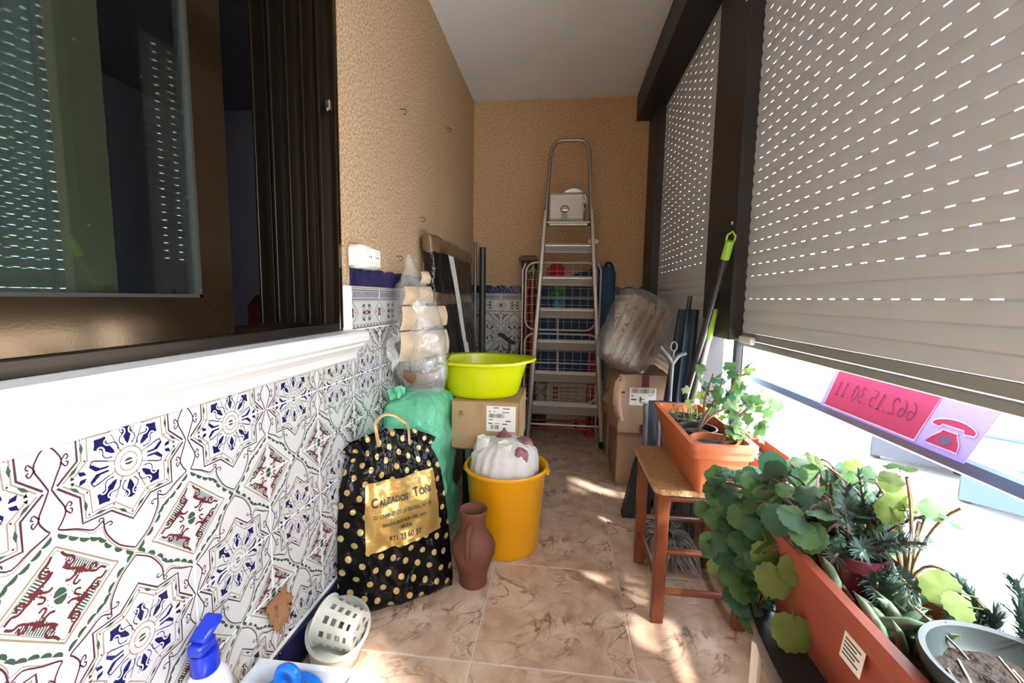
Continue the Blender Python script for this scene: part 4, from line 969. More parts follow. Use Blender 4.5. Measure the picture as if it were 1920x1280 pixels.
tag(MB().grid(cloth, 18, 10, closeu=True).obj('crumpled_cloth', mat('white_cloth', (.74, .70, .66), .9), None, True, angle=180), 'crumpled white cloth on the top step of the ladder', 'cloth')

# drying rack of white wire, folded flat behind the ladder
WW = mat('white_coated_wire', (.66, .65, .62), .35)
rk = thing('drying_rack', 'white wire clothes drying rack folded behind the ladder', 'drying rack', (-.02, 3.125, 0))
RY = 3.125
def rr(x0, x1, z0, z1, r): return [(x, RY, z) for x, z in rounded(x0, x1, z0, z1, r, 5)]
MB().tube(rr(-.262, .243, .772, 1.255, .07), .0068, 8, closed=True).obj('wing_frame', WW, rk, True)
MB().tube(rr(-.262, .268, .235, .742, .07), .0068, 8, closed=True).obj('wing_frame', WW, rk, True)
MB().tube(rr(-.284, .262, .205, 1.268, .06), .0072, 8, closed=True).obj('outer_frame', WW, rk, True) if False else None
for z0, z1, x0, x1 in ((.772, 1.255, -.262, .243), (.235, .742, -.262, .268)):
    b = MB()
    n = 9
    for k in range(1, n): x = x0 + (x1 - x0) * k / n; b.tube([(x, RY, z0), (x, RY, z1)], .0016, 4)
    for k in range(1, 8): z = z0 + (z1 - z0) * k / 8; b.tube([(x0, RY + .003, z), (x1, RY + .003, z)], .0016, 4)
    b.obj('wire_grid', WW, rk)
for x in (-.285, .272):
    MB().tube([(x, RY, .0), (x, RY, 1.20), (x + .02 * (1 if x < 0 else -1), RY, 1.25)], .0065, 8).obj('leg', WW, rk, True)
MB().tube([(-.285, RY, .19), (.272, RY, .19)], .005, 6).obj('brace', WW, rk, True)

# red folding frame
RDM = mat('red_metal', (.30, .018, .028), .4, .3)
rf = thing('folding_rack', 'red metal folding rack standing behind the drying rack', 'rack', (0, 3.165, 0))
for x, zt_ in ((-.258, 1.22), (-.218, 1.16), (.213, .80), (.248, .80)): MB().b2(x - .011, x + .011, 3.155, 3.175, .03, zt_, 0, .004).obj('upright', RDM, rf)
for z, y in ((.045, 3.10), (.10, 3.12)): MB().tube([(-.20, y, z), (.23, y, z)], .010, 8).obj('crossbar', RDM, rf, True)
for x in (-.16, .13): MB().tube([(x, 3.10, .045), (x, 3.16, .10)], .010, 8).obj('clip', BLK, rf, True)
for x in (-.238, .23): MB().b2(x - .04, x + .04, 3.085, 3.18, 0, .034, 0, .008).obj('foot', RDM, rf)

# white carton with red print
wc = thing('white_carton', 'white cardboard carton with red printed squares on the floor behind the ladder', 'box', (.07, 3.23, 0))
MB().b2(-.095, .205, 3.19, 3.285, .0, .385, 0, .002).obj('carton', mat('white_card', (.52, .46, .40), .8), wc)
b = MB()
for k, (z, h) in enumerate(((.328, .020), (.292, .022), (.258, .018), (.228, .010), (.205, .008))): b.b2(-.046, -.012, 3.1886, 3.1902, z - h / 2, z + h / 2)
b.obj('red_print', mat('red_carton_print', (.28, .02, .03), .7), wc)
b = MB()
for k, (z, w) in enumerate(((.335, .17), (.305, .15), (.278, .17), (.252, .12), (.228, .16), (.206, .10))): b.b2(.005, .005 + w, 3.1888, 3.1902, z - .003, z + .003)
b.obj('print', mat('grey_print', (.22, .17, .15), .8), wc)
MB().b2(.0, .205, 3.187, 3.1905, .352, .382).obj('tape', mat('pale_tape', (.56, .53, .50), .4), wc)
# blue folded bag
BLB = mat('blue_nylon', (.012, .055, .155), .65, var=(5, (.008, .04, .12), .4, .7), bump=(120, .3, .002))
bb = thing('blue_bag', 'large flat blue nylon bag propped on the white carton behind the rack', 'bag', (.1, 3.25, .386))
def bfn(u, v):
    a = 2 * PI * u; ca, sa = math.cos(a), math.sin(a)
    hx = .277; x = .113 + hx * math.copysign(abs(ca) ** .22, ca); zt = 1.115 + .125 * min(1, max(0, (x + .02) / .22)) - (.05 * max(0, (x - .34) / .05) ** 2)
    z = .387 + (zt - .387) * v; e = min(1, (1 - v) * 14, v * 14 + .3) ** .5
    y = 3.25 + .052 * e * math.copysign(abs(sa) ** .5, sa)
    p = Vector((x - .0 * v, y, z)); return p + Vector((nz(p, 5, 1) * .008, nz(p, 8, 2) * .010 * e, 0))
bb_ = MB().grid(bfn, 64, 30, closeu=True); n_ = 64
bb_.f.append([30 * n_ + k for k in range(n_)]); bb_.m.append(0); bb_.obj('bag_body', BLB, bb, True, angle=60)
MB().tube(smoothpath([(.31, 3.25, 1.225), (.325, 3.25, 1.262), (.355, 3.25, 1.258), (.375, 3.25, 1.20)]), .009, 8).obj('carry_loop', mat('navy_strap', (.01, .015, .04), .8), bb, True)
# feather duster
fd = thing('feather_duster', 'rainbow fluffy duster with red, green and blue tufts behind the ladder', 'duster', (-.02, 3.155, .42))
def fluff(c, rx, rz, colr, name, n=420):
    b = MB(); rng = random.Random(int(rx * 1000 + c[2] * 100))
    for _ in range(n):
        d = Vector((rng.gauss(0, 1), rng.gauss(0, .35), rng.gauss(0, 1))).normalized(); p = Vector(c); tip = p + Vector((d.x * rx, d.y * .028, d.z * rz)) * rng.uniform(.75, 1.05)
        sd = Vector((d.z, 0, -d.x)) * rng.uniform(.003, .005); q = p + (tip - p) * .45
        b.add([p + sd, p - sd, q - sd * 1.3, tip, q + sd * 1.3], [[0, 1, 2, 3, 4]])
    b.obj(name, mat(name + '_fibre', colr, .9), fd, recalc=False)
fluff((-.045, 3.152, 1.185), .075, .085, (.42, .015, .03), 'red_tuft'); fluff((-.015, 3.152, 1.09), .05, .05, (.30, .34, .03), 'yellow_tuft', 240)
fluff((-.025, 3.152, 1.03), .062, .06, (.02, .24, .10), 'green_tuft'); fluff((-.02, 3.152, .965), .055, .05, (.06, .32, .48), 'sky_blue_tuft', 320)
MB().tube([(-.03, 3.155, 1.1), (-.015, 3.155, .43)], .0075, 8).obj('handle', WHT, fd, True)
MB().lathe([(0, 0), (.02, 0), (.03, .02), (.02, .045), (0, .045)], 12, 0, (-.012, 3.155, .388)).obj('hand_grip', mat('brown_grip', (.10, .06, .04), .7), fd, True)
# tall brown sack with pale cords
bs_ = thing('brown_sack', 'tall dark brown sack with pale cords standing in the corner behind the rack', 'sack', (-.235, 3.25, 0))
def skf(u, v):
    a = 2 * PI * u; ca, sa = math.cos(a), math.sin(a); w = .060 + .010 * math.sin(6 * v)
    x = -.250 + w * math.copysign(abs(ca) ** .4, ca); y = 3.25 + .05 * math.copysign(abs(sa) ** .5, sa); p = Vector((x, y, 1.31 * v + .001)); return p + Vector((nz(p, 9, 1), nz(p, 9, 4) * .6, 0)) * .012
k_ = MB().grid(skf, 36, 40, closeu=True); k_.f.append([40 * 36 + k for k in range(36)]); k_.m.append(0); k_.obj('sack_body', mat('dark_brown_cloth', (.055, .030, .018), .9), bs_, True, angle=60)
MB().b2(-.318, -.186, 3.198, 3.205, 1.275, 1.305, 0, .003).obj('top_band', mat('tan_band', (.16, .09, .045), .8), bs_)
for dx in (-.07, -.035, .0, .03, .06): MB().tube(smoothpath([(-.215, 3.192, 1.24), (-.215 + dx * .6, 3.185, 1.16), (-.215 + dx, 3.19, 1.06)]), .003, 5).obj('cord', mat('pale_cord', (.42, .36, .27), .9), bs_, True)

# ------------------------------------------------------------------ boxes on the right
CARG = mat('aged_cardboard', (.33, .225, .155), .85, var=(5, (.29, .19, .125), .4, .7), bump=(120, .12, .001)); PTAPE = mat('maroon_tape', (.11, .025, .05), .3)
def carton(name, label, x0, x1, y0, y1, z0, z1, group=None):
    t = thing(name, label, 'box', ((x0 + x1) / 2, (y0 + y1) / 2, z0), group)
    MB().b2(x0, x1, y0, y1, z0, z1, 0, .004).obj('carton', CARG, t); return t
c1 = carton('cardboard_box', 'large plain cardboard box on the floor, bottom of the stack by the stool', .316, .585, 2.292, 2.66, 0, .302)
MB().b2(.45, .50, 2.2912, 2.2925, .22, .30).obj('tape', CTAPE, c1)
c2 = thing('cardboard_box', 'crumpled cardboard box with a barcode label and maroon tape, upper box of the stack', 'box', (.44, 2.4, .303))
X0, X1, Y0, Y1, Z0, Z1 = .312, .568, 2.252, 2.62, .303, .612
def cf(u, v):
    per = [(X1, Y0), (X1, Y1), (X0, Y1), (X0, Y0)]; s_ = u * 4; k = int(s_) % 4; f = s_ - int(s_)
    a, c = per[k], per[(k + 1) % 4]; p = Vector((a[0] + (c[0] - a[0]) * f, a[1] + (c[1] - a[1]) * f, Z0 + (Z1 - Z0) * v))
    if k == 2:                                # crushed left side bulges out
        w = math.sin(PI * f) ** .7 * math.sin(PI * min(1, v * 1.02)) ** .5 if v > 0 else 0
        p.x -= .045 * w + abs(nz((f * 4, v * 2.5, 0), 1.8, 3)) * .05 * w; p.z += nz((f * 5, v * 4, 2), 1.5, 3) * .012 * w
    if v > .9: p.z += nz((u * 9, 0, 0), 1.5, 8) * .008
    return p
b = MB().grid(cf, 64, 20, closeu=True); b.f.append([20 * 64 + k for k in range(64)]); b.m.append(0); b.f.append(list(range(64))[::-1]); b.m.append(0)
b.obj('carton', CARG, c2, True, angle=25)
b = MB().grid(lambda u, v: Vector((X0 - .012 - .02 * math.sin(PI * v) + .045 * u, Y0 - .004 - .018 * u * (1 - u) * 4 * v, Z1 - .02 - .21 * v + .012 * math.sin(9 * v + 3 * u))) + Vector((nz((u * 3, v * 5, 0), 1.4, 1), 0, 0)) * .012, 6, 18)
b.obj('torn_flap', mat('torn_card', (.36, .245, .17), .9), c2, True, angle=180)
MB().b2(.425, .462, Y0 - .0016, Y0 - .0002, Z1 - .062, Z1 - .002).obj('tape', PTAPE, c2); MB().b2(.425, .462, Y0 - .0016, Y0 - .0002, Z0 - .03 + .031, Z0 + .048).obj('tape', PTAPE, c2)
MB().b2(.314, .342, Y0 - .0012, Y0 - .0002, Z1 - .098, Z1 - .090).obj('slot', BLK, c2)
shipping_label(c2, .366, .500, Z1 - .160, Z1 - .068, Y0 - .0004, [(.70, .90, .60, .03), (.06, .14, .55, .07), (.06, .27, .33, .08), (.42, .86, .19, .03), (.42, .86, .11, .03), (.38, .44, .34, .30), (.44, .56, .36, .05)], [(.05, .95, .83, .26, 34)])
c3 = carton('cardboard_box', 'tall dusty cardboard box behind the crumpled box, next to the ladder', .305, .58, 2.70, 3.02, 0, .655)
MB().b2(.33, .46, 2.72, 2.84, .655, .70, 0, .012).obj('yellow_cloth', mat('pale_yellow_cloth', (.55, .48, .26), .9), None, True); bpy.context.scene.collection.objects[-1]
yc = [o_ for o_ in COL.objects if o_.name.startswith('yellow_cloth')][0]; tag(yc, 'folded pale yellow cloth on the tall box beside the blue bag', 'cloth')

# wooden crate slats in clear plastic, leaning on the boxes
WDG = mat('grey_wood', (.30, .215, .165), .7, var=(22, (.20, .14, .10), .4, .65)); 
cr = thing('slatted_crate', 'bundle of wooden slats wrapped in clear plastic leaning on top of the boxes', 'crate', (.40, 2.42, .613))
th_ = math.radians(27); CZ = Vector((math.sin(th_) * .95, .12, math.cos(th_))).normalized(); CX = Vector((math.cos(th_), 0, -math.sin(th_))); CY = CZ.cross(CX).normalized(); CX = CY.cross(CZ).normalized()
CM = frame(CX, CY, CZ).to_3x3(); CO = Vector((.318, 2.33, .655))
def cp(x, y, z): return CO + CM @ Vector((x, y, z))
for k, x in enumerate((-.095, -.045, .005, .05, .092)):
    MB().box(cp(x, -.035 + .004 * (k % 2), .185), (.028, .020, .36), 0, .003, CM).obj('slat', WDG, cr)
for k, x in enumerate((-.09, -.03, .03, .09)):
    MB().box(cp(x, .03, .185), (.034, .018, .34), 0, .003, CM).obj('slat', WDG, cr)
for z in (.04, .19, .32): MB().box(cp(0, -.002, z), (.225, .036, .034), 0, .003, CM).obj('crossbar', WDG, cr)
for x in (-.02, .075): MB().box(cp(x, -.05, .15), (.022, .012, .16), 0, .003, CM).obj('rail', mat('dark_wood', (.13, .08, .055), .6), cr)
def wrapf(u, v):
    a = 2 * PI * u; ca, sa = math.cos(a), math.sin(a); zz = -.03 + .45 * v; e = min(1, v * 12, (1 - v) * 9) ** .5
    x = (.135 + .02 * math.sin(3 * v)) * e * math.copysign(abs(ca) ** .4, ca); y = (.078 + .012 * math.sin(5 * v)) * e * math.copysign(abs(sa) ** .5, sa)
    p = cp(x - .012, y, zz); k = nz(p, 9, 31) * .014 + abs(nz((p.x * 2, p.y * 2, p.z * .7), 16, 33)) * .014
    p = p + (CM @ Vector((ca, sa, 0))) * k * e + CM @ Vector((0, 0, nz(p, 12, 35) * .012)); p.z = max(p.z, .617); return p
tag(MB().grid(wrapf, 56, 40, closeu=True).obj('clear_plastic_wrap', film('clear_wrap_film', (.95, .94, .93), .13, (.66, .64, .62), .09, .25), None, True, angle=180), 'wrinkled clear plastic wrapped round the wooden slats', 'plastic bag')

# ------------------------------------------------------------------ poles and folded things by the window
GM = mat('silver_tube', (.42, .42, .43), .3, .8); GD = mat('dull_grey_tube', (.09, .095, .105), .5); GP2 = mat('mid_grey_plastic', (.10, .105, .115), .5); LIM2 = mat('lime_grip', (.32, .62, .06), .4); DKT = mat('dark_tube', (.018, .018, .022), .35)
def broom(name, label, p0, p1, r, ms, gripm, grip, extra=None):
    p0, p1 = Vector(p0), Vector(p1); d = (p1 - p0).normalized(); t = thing(name, label, 'broom' if 'broom' in name else 'mop', p0)
    MB().tube([p0, p1], r, 10).obj('pole', ms, t, True); return t, p0, p1, d
# broom: black pole, lime hanger tip
t, p0, p1, d = broom('broom', 'broom with a black pole and lime green hanging tip, leaning by the window post', (.485, 2.06, .05), (.557, 1.575, 1.148), .0125, DKT, None, 0)
MB().tube([p1 - d * .004, p1 + d * .060], [.0145, .0135], 10).obj('grip', LIM2, t, True)
e = p1 + d * .06; sdv = Vector((.35, .9, .2)).cross(d).normalized()
MB().tube([e - sdv * .012, e + d * .018 - sdv * .0125, e + d * .032, e + d * .018 + sdv * .0125, e + sdv * .012], .0036, 6).obj('hanging_loop', LIM2, t, True)
MB().b2(.40, .57, 2.03, 2.09, .032, .062, 0, .008).obj('head', DKT, t, True)
b = MB()
for k in range(150):
    x = random.uniform(.405, .565); y = random.uniform(2.035, 2.085); b.tube([(x, y, .034), (x + random.uniform(-.01, .01), y + random.uniform(-.01, .01), .001)], .0012, 3)
tag(b.obj('bristles', DKT, t), kind='stuff')
# mop: silver pole with lime collar, string head under the stool
t, p0, p1, d = broom('mop', 'string mop with a silver pole and lime collar, its grey strands under the stool', (.45, 1.742, .075), (.588, 1.738, .963), .0115, GM, None, 0)
q = p1 - d * .115
MB().tube([q, p1 + d * .006], [.0135, .0135], 10).obj('collar', LIM2, t, True)
MB().tube([p1 + d * .004 + Vector((.004, 0, 0)), p1 + d * .022 + Vector((-.008, -.004, 0)), p1 + d * .034 + Vector((-.016, -.004, -.006))], .004, 6).obj('hanging_loop', LIM2, t, True)
MB().lathe([(0, 0), (.04, 0), (.036, .02), (.018, .05), (.014, .07), (0, .07)], 16, 0, (.447, 1.742, .055)).obj('socket', mat('mop_socket', (.03, .03, .04), .4), t, True)
STR = mat('mop_string', (.30, .29, .29), .95, var=(30, (.14, .135, .135), .4, .6)); b = MB(); rng = random.Random(5)
for k in range(260):
    a = rng.uniform(0, 2 * PI); L = rng.uniform(.07, .145); c0 = Vector((.440 + .02 * math.cos(a), 1.675 + .05 * math.sin(a), .075))
    bend = rng.uniform(-.9, .9); e1 = c0 + Vector((math.cos(a) * L * .55, math.sin(a) * L * .55, rng.uniform(-.01, .035))); e2 = c0 + Vector((math.cos(a + bend) * L, math.sin(a + bend) * L, 0)); e2.z = rng.uniform(.004, .03)
    e2.x = min(max(e2.x, .335), .535); e2.y = min(max(e2.y, 1.50), 1.745)
    b.tube(bez(c0, e1 + Vector((0, 0, .03)), e2, 5), .0024, 4)
tag(b.obj('strands', STR, t), kind='stuff')
# second, plain black pole and a white-tipped silver one
tag(MB().tube([(.505, 2.02, 0), (.585, 1.72, 1.03)], .0125, 10).obj('black_pole', DKT, None, True), 'plain black pole leaning behind the broom at the window post', 'pole')
tag(MB().tube([(.572, 1.90, 0), (.597, 1.865, .93)], .0105, 10).obj('silver_pole', GM, None, True), 'plain silver pole leaning between the forked stand and the mop', 'pole')
# folded parasol: dark cloth round a pole
pr_ = thing('folded_parasol', 'folded dark navy parasol standing by the window behind the planter', 'parasol', (.54, 2.16, 0))
MB().tube([(.540, 2.16, 0), (.575, 2.02, 1.02)], .010, 8).obj('pole', DKT, pr_, True)
def paf(u, v):
    z = .10 + .86 * v; c = Vector((.540 + .035 * z, 2.16 - .137 * z, z)); a = 2 * PI * u; r = (.070 - .026 * v) * (1 + .28 * math.cos(7 * a + 1.5 * v)); return c + Vector((r * math.cos(a) * .8, r * math.sin(a), 0))
MB().grid(paf, 70, 16, closeu=True).obj('canopy', mat('navy_cloth', (.012, .028, .05), .7), pr_, True, angle=180)
# forked grey stand
fk = thing('forked_stand', 'grey pole with a forked Y head and hanging ring beside the parasol', 'stand', (.49, 1.93, 0))
MB().tube([(.478, 1.93, 0), (.490, 1.93, .735)], .009, 8).obj('pole', GP2, fk, True)
for s in (-1, 1): MB().tube(smoothpath([(.490, 1.93, .725), (.490 + s * .022, 1.93, .758), (.490 + s * .056, 1.93, .785 + (.012 if s < 0 else -.012))]), [.011] * 5 + [.009] * 4, 8).obj('prong', GP2, fk, True)
MB().tube([(.492 + .013 * math.cos(2 * PI * k / 16), 1.93, .800 + .020 * math.sin(2 * PI * k / 16)) for k in range(16)], .004, 6, closed=True).obj('ring', GP2, fk, True)
MB().tube([(.491, 1.93, .735), (.492, 1.93, .782)], .006, 6).obj('stem', GP2, fk, True)
# folded dark chair behind the stool
fc = thing('folding_chair', 'folded chair of grey tubes and dark fabric standing behind the stool', 'chair', (.47, 1.81, 0))
for x in (.37, .575): MB().tube([(x, 1.80, 0), (x - .005, 1.83, .56)], .010, 8).obj('leg', GD, fc, True)
for x in (.415, .545): MB().tube(smoothpath([(x, 1.775, .0), (x, 1.775, .18), (x + .012, 1.77, .25), (x, 1.78, .33), (x, 1.80, .50)]), .0085, 8).obj('leg', GD, fc, True)
MB().tube([(.47 + .026 * math.cos(2 * PI * k / 20), 1.765, .24 + .085 * math.sin(2 * PI * k / 20)) for k in range(20)], .0055, 6, closed=True).obj('arm_loop', GD, fc, True)
MB().grid(lambda u, v: Vector((.375 + .195 * u, 1.80 + .02 * math.sin(6 * u) * .5 + .02 * v, .16 + .42 * v)) + Vector((0, nz((u * 3, v * 4, 0), 1.3, 1) * .02, 0)), 12, 14).obj('seat_fabric', mat('dark_navy_fabric', (.012, .020, .034), .8), fc, True, angle=180)
# dark bag peeping out behind the stool
db = MB(); db.prism([(.305, .0), (.36, .0), (.43, .03), (.43, .34), (.40, .36), (.355, .25)], -1.99, -1.93, frame((1, 0, 0), (0, 0, 1), (0, -1, 0)))
tag(db.obj('dark_folder', mat('dark_card', (.02, .024, .03), .6)), 'dark flat folder standing on the floor between the boxes and the stool', 'folder')

# ------------------------------------------------------------------ stool
CHIP = mat('chipboard', (.44, .245, .11), .6, var=(70, (.36, .185, .075), .4, .6), bump=(90, .2, .001)); CHE = mat('chipboard_edge', (.52, .35, .18), .9, var=(120, (.30, .17, .07), .4, .6))
RW = mat('reddish_wood', (.17, .048, .017), .38, var=(9, (.15, .035, .014), .35, .7))
sto = thing('wooden_stool', 'reddish wooden stool with a rounded chipboard top carrying the terracotta planter', 'stool', (.44, 1.46, 0))
tz_ = .445
MB().prism(rounded(.290, .598, 1.256, 1.640, .03, 5), tz_ - .018, tz_ - .0005, Matrix.Identity(4)).obj('top_edge', CHE, sto)
MB().prism(rounded(.289, .599, 1.255, 1.641, .03, 5), tz_ - .0006, tz_, Matrix.Identity(4)).obj('top', CHIP, sto)
for x, y, xb, yb in ((.322, 1.290, .330, 1.295), (.322, 1.606, .330, 1.600), (.568, 1.290, .566, 1.295), (.568, 1.606, .566, 1.600)):
    xb = xb - .008 if x < .4 else xb
    bar((xb, yb, 0), (x, y, tz_ - .018), .036, .032, sto, 'leg', RW)
for z, ya in ((.10, 1.295), (.205, 1.34), (.40, 1.30), (.18, 1.60), (.33, 1.60)): MB().tube([(.325, ya, z), (.568, ya, z)], .0105, 8).obj('rung', RW, sto, True)
for x in (.322, .568):
    MB().tube([(x, 1.295, .12), (x, 1.60, .12)], .0105, 8).obj('rung', RW, sto, True)
    MB().b2(x - .008, x + .008, 1.30, 1.60, .385, .427, 0, .002).obj('apron', RW, sto)
# ------------------------------------------------------------------ planters and plants
TC = mat('terracotta_plastic', (.52, .135, .045), .45, var=(10, (.46, .11, .04), .4, .7)); TC2 = mat('faded_terracotta', (.50, .17, .09), .5); SOIL = mat('dark_soil', (.022, .014, .010), .95, bump=(60, 1.0, .02)); POTB = mat('black_pot', (.014, .014, .016), .4)
def trough(name, label, x0, x1, y0, y1, z0, z1, tp, ma, soil=None, cat='planter', lip=.012, ribs=True):
    """open rectangular pot, tapering by tp towards the base, with lip and rib"""
    t = thing(name, label, cat, ((x0 + x1) / 2, (y0 + y1) / 2, z0)); b = MB(); w = .005
    def ringp(z, inset, r=.018): return [(x, y, z) for x, y in rounded(x0 + inset, x1 - inset, y0 + inset, y1 - inset, r, 4)]
    prof_ = [(z0, tp), (z1 - .045, tp * .16 + lip * .9), (z1 - .043, lip * .6), (z1 - .020, lip * .55), (z1 - .018, 0), (z1, 0), (z1, lip + w), (z1 - .03, lip + w + .002), (z0 + w, tp + w)]
    rings = [ringp(z, i) for z, i in prof_]; n = len(rings[0])
    for r_ in rings: b.v += [Vector(p) for p in r_]
    for k in range(len(rings) - 1):
        for i in range(n): b.f.append([k * n + i, k * n + (i + 1) % n, (k + 1) * n + (i + 1) % n, (k + 1) * n + i]); b.m.append(0)
    b.f.append(list(range(n))[::-1]); b.m.append(0); b.f.append([(len(rings) - 1) * n + i for i in range(n)]); b.m.append(0)
    b.obj('trough', ma, t, True, angle=35)
    if soil is not None:
        MB().grid(lambda u, v: Vector((x0 + tp * .5 + .012 + (x1 - x0 - tp - .024) * u, y0 + tp * .5 + .012 + (y1 - y0 - tp - .024) * v, soil + .010 * nz((u * 3, v * 9, 0), 2, 1) + .006 * nz((u * 9, v * 27, 0), 2, 2))), 14, 30).obj('soil', SOIL, t, True, angle=180)
    return t
p1_ = trough('terracotta_planter', 'rectangular terracotta planter on the stool with small pots standing in it', .372, .556, 1.212, 1.715, .4455, .600, .030, TC)
def small_pot(name, label, x, y, z0, r, h, ma, par=None):
    t = thing(name, label, 'pot', (x, y, z0))
    MB().lathe([(0, 0), (r * .72, 0), (r * .92, h - .022), (r * 1.0, h - .021), (r * 1.02, h), (r * .93, h), (r * .86, h - .02), (r * .80, .02), (0, h - .03 - .02)], 28, 0, (x, y, z0)).obj('pot', ma, t, True, angle=40)
    MB().lathe([(r * .885, h - .02), (r * .6, h - .014), (r * .3, h - .010), (0, h - .012)], 20, 0, (x, y, z0)).obj('soil', SOIL, t, True, angle=180)
    return t
small_pot('flower_pot', 'small terracotta pot in the near end of the stool planter', .462, 1.300, .4515, .066, .140, TC)
small_pot('flower_pot', 'small black pot with woody stems in the middle of the stool planter', .452, 1.435, .4515, .064, .135, POTB)
small_pot('flower_pot', 'small black pot of seedlings at the far end of the stool planter', .452, 1.575, .4515, .062, .132, POTB)

def leafmat(n, c, c2, tr=.4): return mat(n, c, .42, var=(60, c2, .35, .7), trans=tr, bump=(70, .4, .003))
LG = leafmat('leaf_green', (.10, .21, .065), (.07, .16, .055)); LD = leafmat('leaf_deep_green', (.065, .15, .07), (.045, .11, .05)); LY = leafmat('leaf_yellow_green', (.21, .29, .075), (.15, .23, .06), .5); LB = leafmat('leaf_blue_green', (.06, .17, .10), (.04, .13, .08))
STEM = mat('woody_stem', (.22, .15, .09), .8); STG = mat('green_stem', (.16, .22, .08), .6)
def leaf_mesh(name, ma, kind='round'):
    b = MB(); n = 30; rim = []; mid = []
    for k in range(n):
        a = 2 * PI * k / n - PI / 2
        if kind == 'round': r = .50 * (1 + .045 * math.cos(k * PI) + .03 * math.cos(5 * a)) * (1 - .18 * max(0, math.cos(a + PI / 2)) ** 8)
        elif kind == 'lobed': r = .5 * (1 + .17 * math.cos(5 * (a - PI / 2))) * (1 + .05 * math.cos(k * PI)) * (1 - .35 * max(0, math.cos(a + PI / 2)) ** 6)
        else: r = .5
        x, y = r * math.cos(a), r * math.sin(a)
        if kind == 'oval': x *= .55
        dr = .10 * (x * x + y * y) * 4 * .25
        f = -.10 * abs(x) * 1.2 + .07 * math.cos(5 * a + .6)
        rim.append((x, y + .5, -dr * 1.2 + f * .6)); mid.append((x * .55, y * .55 + .5, .02 - .05 * abs(x)))
    b.v += [Vector(p) for p in rim + mid] + [Vector((0, .5, .0))]
    for k in range(n):
        j = (k + 1) % n; b.f.append([k, j, n + j, n + k]); b.f.append([n + k, n + j, 2 * n]); b.m += [0, 0]
    b.tube([(0, -.25, -.06), (0, .0, 0), (0, .25, .004)], .022, 4)
    return b.mesh(name, ma, True, recalc=False, angle=180)
LM = {}
for nm, ma in (('g', LG), ('d', LD), ('y', LY), ('b', LB)):
    for kd in ('round', 'lobed', 'oval'): LM[nm, kd] = leaf_mesh('leaf_' + kd, ma, kd)
def put_leaf(par, me, p, size, tipdir, up, rng):
    y = Vector(tipdir).normalized(); z = Vector(up); z = (z - y * z.dot(y))
    if z.length < 1e-3: z = Vector((0, 0, 1)) - y * y.z
    z.normalize(); x = y.cross(z); M = frame(x, y, z).to_3x3() @ Matrix.Rotation(rng.uniform(-.35, .35), 3, 'Y') @ Matrix.Rotation(rng.uniform(-.3, .3), 3, 'X')
    inst('leaf', me, par, p, M, (size, size, size))
CAMP = Vector((0, 0, 1.0))
# geraniums in the stool planter
def woody(name, label, base, stems, leaves, seed, kinds, size, loc):
    rng = random.Random(seed); t = thing(name, label, 'plant', loc); b = MB()
    tips = []
    for st_ in stems:
        P = smoothpath([Vector(base) + Vector(q) for q in st_], 4); n = len(P); b.tube(P, [.0055 - .003 * i / n for i in range(n)], 6); tips.append(P)
    b.obj('stems', STEM, t, True)
    for k in range(leaves):
        P = tips[k % len(tips)]; i = int(len(P) * rng.uniform(.45, .999)); i = min(i, len(P) - 1); p = P[i]
        out = Vector((rng.uniform(-1, 1), rng.uniform(-1, .6), rng.uniform(-.2, .8))); up = Vector((rng.uniform(-.5, .3), -.6 + rng.uniform(-.4, .3), .8))
        put_leaf(t, LM[rng.choice(kinds), 'lobed'], p + out * .022, size * rng.uniform(.55, 1.1), out, up, rng)
    return t
woody('geranium', 'woody geranium with pale thick stems in the middle of the stool planter', (.452, 1.43, .57), [[(0, 0, 0), (.02, -.01, .06), (.05, .0, .11), (.075, .01, .17)], [(0, 0, 0), (.035, .0, .05), (.09, .01, .085), (.12, .0, .12)], [(.02, 0, .05), (.03, .03, .10), (.055, .04, .19)], [(.04, 0, .09), (.08, -.02, .13), (.11, -.02, .21)]], 44, 3, 'ggby', .043, (.452, 1.43, .57))
woody('geranium', 'geranium with bent twigs and bright leaves in the near terracotta pot', (.480, 1.300, .575), [[(0, 0, 0), (.015, -.01, .05), (.04, .0, .08), (.075, .01, .11)], [(.0, 0, 0), (.03, -.005, .015), (.06, .0, .035), (.09, .0, .09)], [(.02, 0, .05), (.055, .0, .055), (.075, -.02, .03)], [(.05, 0, .09), (.10, .03, .12), (.135, .05, .13)]], 34, 9, 'gyg', .046, (.48, 1.3, .575))
rng = random.Random(2); t = thing('seedlings', 'small yellowish seedlings in the far black pot of the stool planter', 'plant', (.452, 1.575, .565)); b = MB()
sp_ = []
for k in range(16):
    p = Vector((.452 + rng.uniform(-.045, .045), 1.565 + rng.uniform(-.05, .04), .563)); q = p + Vector((rng.uniform(-.02, .02), rng.uniform(-.02, .01), rng.uniform(.03, .075))); b.tube([p, (p + q) / 2 + Vector((.004, 0, 0)), q], .0012, 4); sp_.append(q)
b.obj('stems', STG, t, True)
for k in range(34): put_leaf(t, LM[rng.choice('yyg'), 'oval'], rng.choice(sp_) + Vector((rng.uniform(-.01, .01), rng.uniform(-.01, .01), rng.uniform(-.02, .006))), rng.uniform(.012, .022), Vector((rng.uniform(-1, 1), rng.uniform(-1, 1), rng.uniform(-.2, .8))), Vector((0, -.5, 1)), rng)
put_leaf(t, LM['y', 'lobed'], (.448, 1.56, .665), .034, (0, 0, 1), (0, -1, .2), rng)
# ledge planter outside
p2_ = trough('terracotta_planter', 'faded terracotta planter on the window ledge behind the stool planter', .645, .775, 1.03, 1.72, .3505, .492, .020, TC2, soil=.452)
